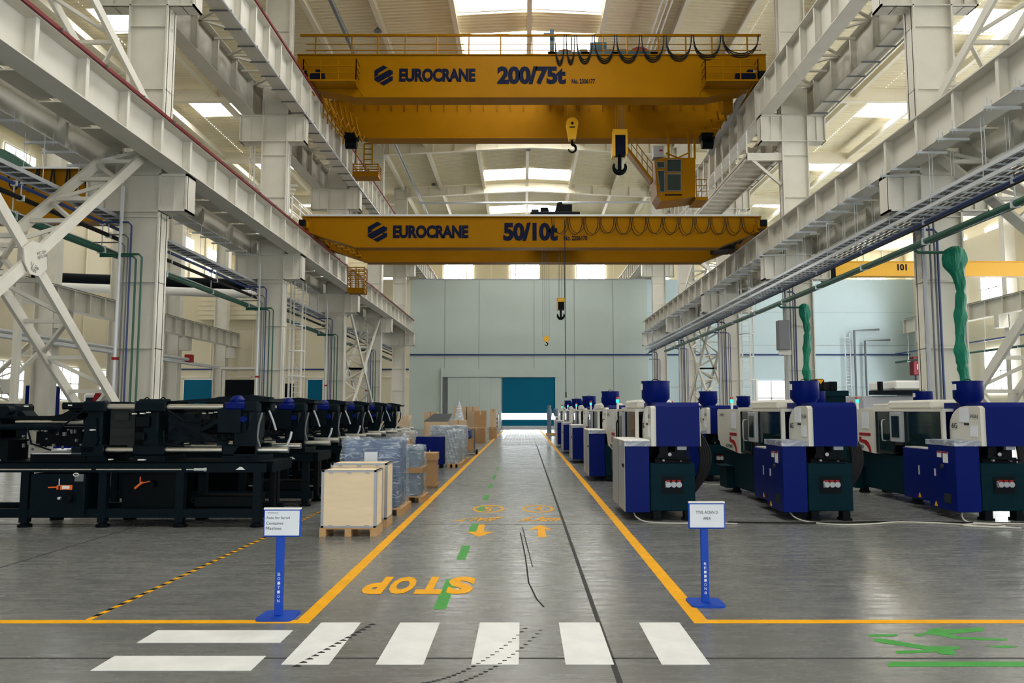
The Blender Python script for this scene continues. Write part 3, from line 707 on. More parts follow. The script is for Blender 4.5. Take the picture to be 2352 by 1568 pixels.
a, b_ = at(1279, 685, Yh), at(1297, 712, Yh)
o = MB().cbox(a.x, b_.x, Yh - .2, Yh + .2, a.z - .2, a.z, .03).box(a.x, a.x + .05, Yh - .2, Yh + .2, b_.z, a.z).build('hook_block', 'yel2', lc)
MB().box(a.x + .05, b_.x - .03, Yh - .18, Yh + .18, b_.z, a.z - .2).build('sheave', 'black', o); hook(MB(), ((a.x + b_.x) / 2, Yh, at(0, 724, Yh).z), .16, .055, True).build('hook', 'black', o, True)
a = at(1255, 778, Yh); o = MB().cyl((a.x, Yh - .1, a.z), (a.x, Yh + .1, a.z), .15, 16).build('hook_block', 'yel2', lc); hook(MB(), (a.x, Yh, a.z - .26), .07, .03).build('hook', 'black', o)
a = at(1297, 505, 36.2); b_ = at(1300, 930, 36.2)
MB().tube([(a.x, 36.2, a.z), (a.x, 36.2, 6), (b_.x, 36.2, 2.6)], .018, 6).box(b_.x - .03, b_.x + .03, 36.17, 36.23, 2.35, 2.6).build('pendant_cable', 'cable', lc)
basket(lc, 799, 836, 612, 672, 39.6, .7, 'yellow', 6)
m = MB()
for i in range(8): m.tube([(-10.0 + .2 * i, 36.8 + .45 * i, 10.25 - .03 * i), (-9.85 + .2 * i, 36.9 + .45 * i, 9.95 - .05 * i), (-9.6 + .2 * i, 37.2 + .45 * i, 10.05 - .06 * i)], .06, 6)
m.box(-10.1, -9.7, 36.5, 36.9, 10.1, 10.5); m.build('drive_guard', 'yellow', lc)
m = MB()
for i in range(6): m.tube([(10.7 - .1 * i, 37 + .6 * i, 10.2), (10.45 - .1 * i, 37.4 + .6 * i, 9.85), (10.2 - .1 * i, 37.8 + .6 * i, 10.05)], .06, 6)
m.box(9.6, 10.5, 38.4, 39.8, 9.75, 10.1); m.build('cable_bundle', 'cable', lc)

# ---- cranes of the side bays
lb = thing('overhead_crane', 'yellow crane with hanging cable loops in the left bay', 'crane', (-24, 29.5, 9.9))
girder(-36, -12.7, 29.5, 30.3, 9.0, 11.0, 9.6, -34, -15).build('girder', 'yellow', lb)
for i in range(6):
    p, q = at(20 + 35 * i, 382, 29.4), at(50 + 35 * i, 382, 29.4)
    MB().tube(uloop((p.x, 29.4, 11), (q.x, 29.4, 11), .8 + .1 * (i % 2), 12), .035, 6).build('cable_loop', 'cable', lb)
MB().box(-36, -12.8, 29.42, 29.5, 11.02, 11.1).build('top_rail', 'steelpipe', lb)
MB().cbox(-12.8, -12.35, 28.6, 31.2, 10.05, 10.6, .03).build('end_truck', 'yellow', lb)
rb = thing('overhead_crane', 'bright yellow crane girder numbered 101 in the right bay', 'crane', (25, 40, 9.9))
g = MB().box(15.9, 37, 40.06, 40.5, 8.72, 9.42).box(15.9, 37, 40, 40.56, 9.42, 9.46).box(15.9, 37, 40, 40.56, 8.68, 8.72).build('girder', 'yel2', rb)
ptext('101', g, 2061, 606, 2083, 621, 40.05, .03)
MB().box(15.7, 15.9, 39.6, 41, 8.5, 9.5).cyl((15.8, 39.7, 8.4), (15.8, 39.7, 9.6), .04, 6).cyl((15.95, 39.7, 8.4), (15.95, 39.7, 9.6), .04, 6).build('end_truck', 'black', rb)

# ================================================================ pipes, trays, ladders, catwalk
def tray(name, x, z, w, y0, y1, side, label, step=0.45):
    t = thing('cable_tray', label, 'cable tray', (x, y0, z), 'cable trays along the columns')
    m = MB()
    for g in (-1, 1): m.box(x + g * w / 2 - .012, x + g * w / 2 + .012, y0, y1, z, z + .10)
    y = y0
    while y < y1: m.box(x - w / 2, x + w / 2, y, y + .05, z + .01, z + .04); y += step
    m.build('tray_ladder', 'steelpipe', t)
    m = MB()
    for i in range(4): m.tube([(x - w / 2 + .08 + (w - .16) * i / 3, y0, z + .06), (x - w / 2 + .08 + (w - .16) * i / 3, y1, z + .06)], .028, 6)
    m.build('cable', 'midgrey', t)
    o = MB().cyl((x - w / 2, y0 + .6, z), (x - w / 2, y0 + .6, 8.74), .009, 5).cyl((x + w / 2, y0 + .6, z), (x + w / 2, y0 + .6, 8.74), .009, 5).box(x - w / 2 - .05, x + w / 2 + .05, y0 + .58, y0 + .63, z - .04, z).build('hanger', 'steelpipe', t)
    rep(o, [(0, 2.4 * i, 0) for i in range(1, int((y1 - y0) / 2.4))])
    return t
t = tray('', 11.25, 7.48, .5, 8, 70, 'right', 'upper galvanised cable tray hung below the right runway girder')
tray('', 11.25, 7.18, .66, 8, 70, 'right', 'lower galvanised cable tray hung below the right runway girder')
tray('', -12.3, 7.45, .5, 9, 74, 'left', 'galvanised cable tray behind the left columns')
# short channel hangers clamped under the lower right girder
o = MB().box(10.55, 11.4, 9.0, 9.06, 8.64, 8.70).cyl((10.62, 9.03, 8.6), (10.62, 9.03, 8.92), .012, 5).cyl((10.72, 9.03, 8.6), (10.72, 9.03, 8.86), .012, 5).build('channel_hanger', 'steelpipe', GR)
rep(o, [(0, 1.05 * i + (0.4 if i % 3 == 0 else 0), 0) for i in range(1, 58)])
o = MB().box(-12.95, -12.1, 9.0, 9.06, 8.64, 8.70).cyl((-12.2, 9.03, 8.6), (-12.2, 9.03, 8.92), .012, 5).build('channel_hanger', 'steelpipe', OL)
rep(o, [(0, 1.15 * i + (0.4 if i % 3 == 0 else 0), 0) for i in range(1, 50)])
o = MB().box(-10.55, -9.8, 20.0, 20.04, 15.1, 15.15).build('channel_hanger', 'midgrey', GLU); rep(o, [(0, 1.3 * i, 0) for i in range(1, 50)])
MB().tube([(-9.86, 14, 15.12), (-9.86, 90, 15.12)], .045, 8).build('conduit', 'steelpipe', GLU)
o = MB().box(13.0, 13.75, 20.0, 20.04, 15.1, 15.15).build('channel_hanger', 'midgrey', ORU); rep(o, [(0, 1.3 * i, 0) for i in range(1, 50)])
MB().tube([(13.75, 14, 15.12), (13.75, 90, 15.12)], .045, 8).build('conduit', 'steelpipe', ORU)
def pipe(x, z, r, y0, y1, m, label, n=10, hang=7.18):
    t = thing('pipe', label, 'pipe', (x, y0, z)); MB().tube([(x, y0, z), (x, (y0 + y1) / 2, z), (x, y1, z)], r, n).build('pipe_run', m, t, True)
    if hang:
        o = MB().box(x - .012, x + .012, y0 + 1.5, y0 + 1.52, z, hang).box(x - r - .02, x + r + .02, y0 + 1.48, y0 + 1.54, z - r - .012, z + r + .012).build('pipe_clip', 'steelpipe', t)
        rep(o, [(0, 4 * i, 0) for i in range(1, int((y1 - y0) / 4))])
    return t
pg = pipe(11.2, 6.45, .085, 8, 62, 'green', 'thick green pipe below the cable trays along the right columns')
pipe(11.42, 6.47, .05, 8, 62, 'green', 'thinner green pipe running beside the thick one on the right', hang=0)
pipe(11.2, 6.98, .05, 8, 70, 'pblue', 'blue pipe between cable trays and green pipe on the right')
pipe(10.98, 6.80, .03, 8, 70, 'cable', 'thin black pipe running beside the blue pipe on the right', hang=0)
pipe(-12.3, 6.42, .10, 9, 74, 'green', 'thick green pipe behind the left columns')
pipe(-12.3, 7.22, .05, 9, 74, 'pblue', 'blue pipe behind the left columns, under the cable tray')
pipe(-12.12, 6.85, .06, 9, 74, 'cable', 'black pipe behind the left columns, above the green pipe')
pipe(-12.55, 6.62, .03, 9, 74, 'steelpipe', 'thin grey pipe behind the left columns, above the green pipe', hang=0)
# risers on the near faces of the columns
for k, y in enumerate(COLY[:5]):
    yf = y - .56; E = lambda x, z: (x, yf, z)
    if k < 4:
        t = thing('pipe_riser', 'group of green, blue and grey pipes dropping down the %s left column' % NEAR[k], 'pipe', (-11.5, yf, 0), 'pipe drops on the columns')
        for x, zt, xm, m, r in ((-11.08, 6.28, -12.3, 'green', .032), (-11.25, 6.22, -12.3, 'green', .032), (-11.42, 7.22, -12.3, 'pblue', .028), (-11.50, 6.85, -12.2, 'midgrey', .022), (-11.60, 6.62, -12.5, 'midgrey', .022)):
            MB().tube([E(x, 0.05), E(x, zt - .1), E(x - .1, zt), E(xm, zt)], r, 8).build('pipe', m, t, True)
        MB().tube([E(-11.72, 0.05), E(-11.72, 8.3)], .05, 8).build('pipe', 'steelpipe', t, True)
        MB().box(-11.80, -11.64, yf - .06, yf + .06, 3.2, 3.28).build('red_clamp', 'red', t)
    t = thing('pipe_riser', 'group of thin pipes running down the %s right column' % NEAR[k], 'pipe', (11.9, yf, 0), 'pipe drops on the columns')
    for x, zt, m, r in ((11.62, 7.4, 'grey', .06), (11.80, 7.2, 'midgrey', .028), (11.93, 7.4, 'midgrey', .03), (12.02, 7.0, 'pblue', .036)) + (((12.18, 6.4, 'midgrey', .022), (12.28, 6.36, 'pblue', .022)) if k > 1 else ()):
        MB().tube([E(x, 0.05), E(x, zt - .1), E(x - .1, zt), E(11.3, zt)], r, 8).build('pipe', m, t, True)
    m = MB()
    for z in (1.7, 3.6, 5.5): m.box(11.55, 12.35, yf + .03, yf + .05, z, z + .05)
    m.build('pipe_bracket', 'steel', t)
# fabric wrapped drop hoses on the two nearest right columns
for k, (x, yf, bulge) in enumerate(((12.34, 22.2, 1.0), (12.30, 34.2, .45))):
    t = thing('wrapped_hose', 'hose wrapped in crumpled green fabric on the %s right column' % NEAR[k], 'hose', (x, yf, 0), 'green wrapped hoses')
    MB().tube([(11.2, yf, 6.45), (11.22, yf - .05, 6.32), (11.3, yf - .05, 6.27), (x - .1, yf - .05, 6.27)], .045, 8).build('branch_pipe', 'green', t, True)
    m = MB(); rows = []; n = 22; N = 60; rnd = random.Random(k + 3)
    for i in range(N + 1):
        f = i / N; z = 6.42 * (1 - f) + .9 * f
        r = .135 + .012 * math.sin(f * 37) + .012 * math.sin(f * 71 + 1) + (0.20 * bulge * 0.8 * math.exp(-((f - .06) / .075) ** 2)) + .03 * f
        if i in (14, 37): r *= .8
        if i == 0: r *= .55
        cx = x + .06 * math.sin(f * 9) - .13 * bulge * math.exp(-((f - .1) / .06) ** 2) + .14 * f
        rows.append([(cx + r * (1 + .18 * math.sin(2 * a + f * 26) + .09 * math.sin(5 * a - f * 38)) * math.cos(a), yf - .12 + .75 * r * (1 + .16 * math.sin(3 * a + f * 21) + .06 * math.sin(8 * a - f * 30)) * math.sin(a), z) for a in [2 * PI * j / n for j in range(n)]])
    m.add([p for rw in rows for p in rw], [(i * n + j, i * n + (j + 1) % n, (i + 1) * n + (j + 1) % n, (i + 1) * n + j) for i in range(N) for j in range(n)] + [tuple(range(n))])
    m.build('fabric_wrap', 'wrapg', t, True)
# blue pipe along the far wall, overhead dark pipe, cross pipe under the roof
o = MB().tube([(-10.9, 74.92, 7.1), (37, 74.92, 7.1)], .07, 8).build('pipe', 'pblue', None, True); tag(o, 'blue pipe running level across the far wall above the gate', 'pipe')
o = MB().tube([(-35, 74.92, 5.7), (-11, 74.92, 5.7)], .07, 8).build('pipe', 'pblue', None, True); tag(o, 'blue pipe across the cream far wall of the left bay', 'pipe')
o = MB().tube([(-9.2, 33, 21.3), (-9.5, 60, 21.28), (-9.6, 90, 21.26)], .13, 10).build('pipe', 'midgrey', None, True); tag(o, 'dark overhead pipe under the roof at the left of the middle bay', 'pipe')
o = MB().tube([(-9.7, 71.0, 20.85), (11.6, 71.0, 20.95)], .10, 8).cyl((-5, 71, 20.9), (-5, 71, 21.64), .012, 5).cyl((5, 71, 20.9), (5, 71, 21.68), .012, 5).build('pipe', 'steelpipe', None, True); tag(o, 'thin silver pipe crossing under the roof behind the lower crane', 'pipe')
o = MB().tube([(6.9, 33, 22.1), (6.9, 46.7, 22.1)], .05, 6).tube([(7.15, 33, 22.1), (7.15, 46.7, 22.1)], .05, 6).tube([(7.4, 33, 22.1), (7.4, 46.7, 22.1)], .05, 6).build('conduit', 'offw'); tag(o, 'three slim white conduits under the roof right of the skylight', 'conduit')
for i, (px, py, Y, zz) in enumerate(((868, 72, 40, 1.2), (956, 340, 60, .9), (1213, 345, 60, 2.4), (996, 425, 70, 1.0))):
    a = at(px, py, Y); z1 = roofz(a.x) - .02
    t = thing('pendant_lamp', 'small dark lamp hanging from the roof, %s' % ['above the upper crane at left', 'below the upper crane at left', 'below the middle skylight', 'left of the far skylight'][i], 'lamp', (a.x, Y, a.z))
    MB().cyl((a.x, Y, a.z + .15), (a.x, Y, z1), .012, 5).build('rod', 'midgrey', t); MB().lathe([(.05, .2), (.16, .1), (.22, 0), (.2, -.02), (0, -.02)], (a.x, Y, a.z), 14).build('lamp_shade', 'midgrey', t, True)
# ladders with cages and the catwalk
def cage_ladder(x, y, z0, z1, label, sg=-1, cage=True):
    t = thing('cage_ladder', label, 'ladder', (x, y, z0), 'white ladders')
    m = MB(); m.box(x - .26, x - .21, y - .02, y + .02, z0, z1).box(x + .21, x + .26, y - .02, y + .02, z0, z1); m.build('stringer', 'offw', t)
    m = MB(); z = z0 + .3
    while z < z1: m.cyl((x - .22, y, z), (x + .22, y, z), .016, 6); z += .3
    m.build('rung', 'offw', t)['kind'] = 'stuff'
    if cage:
        z = max(z0 + 2.2, 2.2); o = None; zs = []
        while z < z1: zs.append(z); z += 1.3
        A = [PI * i / 10 for i in range(11)]
        o = MB().tube([(x + .38 * math.cos(a), y - .72 * math.sin(a), zs[0]) for a in A], .028, 6).build('cage_hoop', 'offw', t); rep(o, [(0, 0, zz - zs[0]) for zz in zs[1:]])
        m = MB()
        for i in (0, 2, 5, 8, 10): m.box(x + .38 * math.cos(A[i]) - .02, x + .38 * math.cos(A[i]) + .02, y - .72 * math.sin(A[i]) - .01, y - .72 * math.sin(A[i]) + .01, zs[0], z1)
        m.build('cage_strip', 'offw', t)
    return t
cage_ladder(12.75, 44.8, 0, 13.3, 'tall white caged ladder standing at the third right column')
cage_ladder(-11.7, 40.4, 0, 8.4, 'tall white caged ladder between the second and third left columns')
cage_ladder(-12.5, 36.2, 9.94, 14.8, 'short white caged ladder above the lower left girder')
cage_ladder(13.3, 62, 9.93, 15.5, 'distant white caged ladder above the lower right girder')
cw = thing('catwalk', 'white catwalk with handrails below the upper right runway girder', 'catwalk', (10.9, 36, 13.4))
m = MB().box(10.2, 11.62, 34.9, 60, 13.32, 13.36)
y = 35
while y < 60: m.box(10.2, 11.62, y, y + .07, 13.22, 13.32); y += .8
m.box(10.2, 10.26, 34.9, 60, 13.2, 13.5).box(11.56, 11.62, 34.9, 60, 13.2, 13.5); m.build('walkway_deck', 'steel', cw)
m = MB()
for f in (.45, .75, 1.1): m.tube([(10.22, 34.9, 13.4 + f), (10.22, 60, 13.4 + f)], .03, 6)
m.build('handrail', 'offw', cw)
o = MB().bar((10.22, 35, 13.4), (10.22, 35, 14.5), .05).build('handrail_post', 'offw', cw); rep(o, [(0, 1.5 * i, 0) for i in range(1, 17)])
o = MB().bar((10.3, 34.9, 13.25), (11.7, 34.9, 12.0), .12).build('bracket_strut', 'steel', cw); MB().box(10.2, 11.75, 34.82, 34.98, 13.1, 13.45).build('end_beam', 'steel', cw)
lp = thing('railed_platform', 'white platform with railings and steps above the lower left girder', 'platform', (-12.3, 38, 11))
m = MB().box(-13.2, -11.3, 37, 46, 11.0, 11.08); railing(m, (-11.3, 37.5, 11.08), (-11.3, 46, 11.08), 1.1, 6, .03); railing(m, (-12.9, 36.8, 11.08), (-12.9, 46, 11.08), 1.1, 6, .03)
for i in range(8): m.box(-12.6, -11.6, 37 + .3 * i, 37.25 + .3 * i, 11.1 + .3 * i, 11.14 + .3 * i)
m.build('platform_frame', 'offw', lp)
for y in (37.2, 45.8): MB().bar((-12.3, y, 9.9), (-12.3, y, 11), .12).build('leg', 'steel', lp)

# ================================================================ markings on the floor
def mark(poly, m, label, cat, grp=None, name='floor_marking', z=0.002): return tag(fl(poly, z).build(name, m), label, cat, grp)
def q4(x0, x1, y0, y1, sk=0): return [(x0, y0), (x1, y0), (x1 + sk, y1), (x0 + sk, y1)]
lo = fl([(-36, 6.665), (-1.77, 6.665), (-1.9, 12.3), (-1.70, 74), (-1.83, 74), (-2.03, 12.3), (-1.9, 6.75), (-36, 6.75)]) if False else None
m = MB(); m.prism([(-36, 6.66), (-1.78, 6.66), (-1.90, 6.755), (-36, 6.755)], 'z', .0003, .002); m.prism([(-1.90, 6.755), (-1.78, 6.66), (-1.78, 74), (-1.91, 74)], 'z', .0003, .002)
tag(m.build('floor_line', 'line'), 'yellow floor line with a corner, bordering the aisle on the left', 'floor line', 'yellow floor lines')
m = MB(); m.prism([(1.41, 6.66), (37, 6.66), (37, 6.765), (1.54, 6.765)], 'z', .0003, .002); m.prism([(1.41, 6.66), (1.54, 6.765), (1.54, 74), (1.42, 74)], 'z', .0003, .002)
tag(m.build('floor_line', 'line'), 'yellow floor line with a corner, bordering the aisle on the right', 'floor line', 'yellow floor lines')
m = MB().prism([(0.27, 0)] * 0 or [(-0.2, 30), (-0.14, 30), (-0.14, 74), (-0.2, 74)], 'z', .0003, .0018)
cwg = 'white crosswalk stripes'
mark(q4(-2.93, -1.845, 6.11, 6.45), 'wline', 'upper of two white crosswalk stripes lying crosswise at the left', 'floor stripe', cwg, 'crosswalk_stripe')
mark(q4(-2.93, -1.845, 5.47, 5.79), 'wline', 'lower of two white crosswalk stripes lying crosswise at the left', 'floor stripe', cwg, 'crosswalk_stripe')
for i, (a, b_, n) in enumerate(((-1.68, -1.35, 'leftmost of five, crossed by a tyre mark'), (-1.025, -.695, 'second from left of five'), (-.365, -.035, 'middle one of five'), (.29, .625, 'fourth from left of five, touching the floor joint'), (.955, 1.29, 'rightmost of five'))):
    mark(q4(a, b_, 5.6, 6.68), 'wline', 'white crosswalk stripe pointing down the aisle, %s' % n, 'floor stripe', cwg, 'crosswalk_stripe')
gd = 'green dashes down the aisle'
for i, (x0, x1, y0, y1, n) in enumerate(((-.805, -.69, 7.12, 8.36, 'nearest, beside the word STOP'), (-.80, -.69, 9.44, 10.4, 'second, between STOP and the arrow'), (-.81, -.70, 11.53, 12.4, 'third, beside the yellow arrow'), (-.81, -.71, 13.9, 14.6, 'fourth, inside the yellow circle'), (-.81, -.72, 15.6, 16.6, 'fifth, beyond the yellow circle'), (-.81, -.73, 18.0, 19.0, 'sixth from the near end'), (-.81, -.74, 20.4, 21.6, 'seventh from the near end'), (-.81, -.75, 23.4, 24.6, 'eighth from the near end'))):
    mark(q4(x0, x1, y0, y1), 'gline', 'green dash on the floor, %s' % n, 'floor dash', gd, 'floor_dash', .0022)
st = thing('floor_lettering', 'yellow STOP painted upside down on the aisle floor', 'floor lettering', (-1.02, 8.1, 0))
for ch, xa, xb in (('S', -.50, -.77), ('T', -.80, -1.06), ('O', -1.09, -1.34), ('P', -1.37, -1.59)):
    text(ch, 'line', st, ((xa + xb) / 2, 8.08, .0026), abs(xb - xa), .78, right=(-1, 0, 0), up=(0.0, -1, 0), bold=.055, depth=.001, name='letter')
for sx, cx, nm in ((-1, -.63, 'left'), (1, .26, 'right')):
    t = thing('speed_marking', 'yellow circled figure and lettering painted on the %s lane' % nm, 'floor lettering', (cx, 13.6, 0))
    m = MB(); n = 40
    for i in range(n):
        if i % 20 == 0: continue
        a, b_ = 2 * PI * i / n, 2 * PI * (i + 1) / n
        m.prism([(cx + .285 * math.cos(a), 14.26 + .52 * math.sin(a)), (cx + .285 * math.cos(b_), 14.26 + .52 * math.sin(b_)), (cx + .235 * math.cos(b_), 14.26 + .43 * math.sin(b_)), (cx + .235 * math.cos(a), 14.26 + .43 * math.sin(a))], 'z', .0003, .0026)
    m.build('ring', 'line', t)
    R, U = (sx, 0, 0), (0, sx, 0)
    text('5' if sx < 0 else '4', 'line', t, (cx, 14.26, .0026), .14, .55, right=R, up=U, bold=.02, depth=.001)
    text('JJAL7' if sx < 0 else 'il.3tm', 'line', t, (cx - (.08 if sx < 0 else -.04), 12.93, .0026), .6, .5, right=R, up=(0.35 * sx, sx, 0), bold=.02, depth=.001)
tag(fl([(-.82, 11.57), (-.74, 11.57), (-.69, 11.57), (-.69, 12.3), (-.60, 12.3), (-.58, 11.57), (-.44, 11.57), (-.63, 11.12)], .0026).build('floor_arrow', 'line'), 'yellow floor arrow pointing towards the viewer', 'floor arrow')
tag(fl([(.2, 11.1), (.32, 11.1), (.31, 11.85), (.43, 11.76), (.25, 12.25), (.06, 11.76), (.2, 11.85)], .0026).build('floor_arrow', 'line'), 'yellow floor arrow pointing away down the aisle', 'floor arrow')
m = MB()
ta, tb = Vector((-3.66, 6.76, 0)), Vector((-3.5, 17, 0)); N = 52
m.prism([(ta.x - .026, ta.y), (ta.x + .026, ta.y), (tb.x + .026, tb.y), (tb.x - .026, tb.y)], 'z', .0003, .0018)
tp = m.build('warning_tape', 'line'); tag(tp, 'black and yellow striped tape line on the floor at left', 'tape')
m = MB()
for i in range(0, N):
    p, q = ta.lerp(tb, (i + .5) / N), ta.lerp(tb, (i + 1) / N); w = .026
    m.prism([(p.x - w, p.y), (p.x + w, p.y + .02), (q.x + w, q.y + .02), (q.x - w, q.y)], 'z', .0003, .002)
m.build('black_band', 'tapeblack', tp)['kind'] = 'stuff'
# green arrows at the right edge
tag(fl([(2.56, 5.66), (2.50, 5.56), (37, 5.56), (37, 5.68)]).build('floor_line', 'gline'), 'green floor line at the lower right edge', 'floor line')
G = lambda pts: [tuple(at_floor(*p)) for p in pts]
def at_floor(px, py):
    c_, s_ = math.cos(TH), math.sin(TH); a = (px - CX) / F; v = (CY - py) / F; t = -H / (s_ + v * c_); return (a * t, t * (c_ - v * s_))
ga = thing('floor_arrows', 'two green crossed arrows painted on the floor at the right', 'floor arrow', (3.1, 6.2, 0))
for pl in ([(2121, 1455), (2137, 1444), (2170, 1441), (2152, 1447), (2257, 1441), (2260, 1449), (2175, 1456), (2200, 1462), (2313, 1467), (2312, 1471), (2240, 1469), (2190, 1466), (2150, 1458)],
           [(2007, 1466), (2030, 1467), (2130, 1484), (2200, 1485), (2210, 1489), (2190, 1491), (2195, 1504), (2160, 1502), (2150, 1497), (2060, 1501), (2056, 1495), (2130, 1492), (2025, 1476), (2008, 1472)],
           [(1990, 1457), (2060, 1456), (2062, 1460), (2000, 1462)], [(2262, 1484), (2315, 1482), (2338, 1485), (2310, 1488)], [(2100, 1457), (2125, 1455), (2118, 1461), (2100, 1460)]):
    MB().prism(G(pl), 'z', .0003, .002).build('arrow_stroke', 'gline', ga)
# tyre marks over the stripes
m = MB()
for i in range(15):
    f = i / 14; x = -1.66 + .3 * f * 1.05; y = 5.55 + 1.05 * f; m.prism([(x + .07, y), (x + .13, y + .01), (x + .12, y + .03), (x + .09, y + .05)], 'z', .0021, .0027)
tag(m.build('tyre_mark', 'tread'), 'dotted black tyre mark across the leftmost upright white stripe', 'tyre mark', None, 'stuff')
m = MB()
for i in range(26):
    f = i / 25; x = -.75 + .75 * f; y = 5.2 + 1.3 * f * f
    m.prism([(x, y), (x + .03, y + .005), (x + .03, y + .02), (x, y + .02)], 'z', .0021, .0026)
    m.prism([(x + .12, y - .06), (x + .15, y - .055), (x + .15, y - .04), (x + .12, y - .04)], 'z', .0021, .0026)
tag(m.build('tyre_mark', 'tread'), 'faint curved tyre track across the middle white stripe', 'tyre mark', None, 'stuff')
o = MB().tube([(-.05, 11.5, .001), (.02, 9.6, .001), (.05, 8.2, .001), (.12, 7.5, .001), (.18, 7.2, .001)], .008, 4).tube([(-.02, 12, .001), (.1, 9, .001)], .006, 4).build('tyre_mark', 'tread'); tag(o, 'thin dark scuff line curving down the aisle', 'tyre mark')

# ================================================================ sign stands
def sign(c, w, lines, label, post, base_rot, lean=0.0):
    x, y = c; t = thing('sign_stand', label, 'sign', (x, y, 0), 'blue sign stands')
    n = 16; pts = []
    for sx, sy in ((1, 1), (-1, 1), (-1, -1), (1, -1)):
        for i in range(4):
            a = {(1, 1): 0, (-1, 1): 1, (-1, -1): 2, (1, -1): 3}[(sx, sy)] * PI / 2 + i * PI / 6
            pts.append((x + sx * (.155 - .05) + .05 * math.cos(a) + base_rot * (sy * .04), y + sy * .11 + .05 * math.sin(a)))
    MB().prism(pts, 'z', 0.0, 0.018).build('base', 'sign', t)
    MB().cbox(x - .035, x + .035, y - .018, y + .018, .015, .72, .006).build('post', 'sign', t)
    xs = x + .02; b_ = MB().cbox(xs - w / 2, xs + w / 2, y - .035, y - .012, .675, .915, .006).build('board', 'sign', t)
    MB().box(xs - w / 2 + .012, xs + w / 2 - .012, y - .04, y - .035, .688, .897).build('sheet', 'paper', b_)
    MB().box(xs - w / 2 + .002, xs + w / 2 - .002, y - .042, y - .010, .907, .921).build('top_clip', 'offw', b_)
    for s, dx, dz, tw, thh in lines: text(s, 'navy', b_, (xs + dx, y - .0405, .79 + dz), tw, thh, depth=.0008, bold=-.004)
    for i, ch in enumerate(post): text(ch, 'paper', t, (x, y - .0185, .36 - i * .037), .022, .024, depth=.0008)
    return t
sg = sign((-2.09, 6.86), .32, (('Auto for Sprud', -.035, .045, .20, .028), ('Container', -.06, .002, .15, .026), ('Machine', -.07, -.042, .13, .026), ('~~~~~~~', -.08, .088, .09, .006)), 'blue sign stand with a three-line white notice, at the left yellow corner', 'BOITION', .06)
sg = sign((1.655, 7.32), .335, (('TYUL ACIAN D', 0, .035, .20, .026), ('AREA', 0, -.02, .07, .026)), 'blue sign stand with a two-line white notice, at the right yellow corner', 'BEIIION8', -.05)

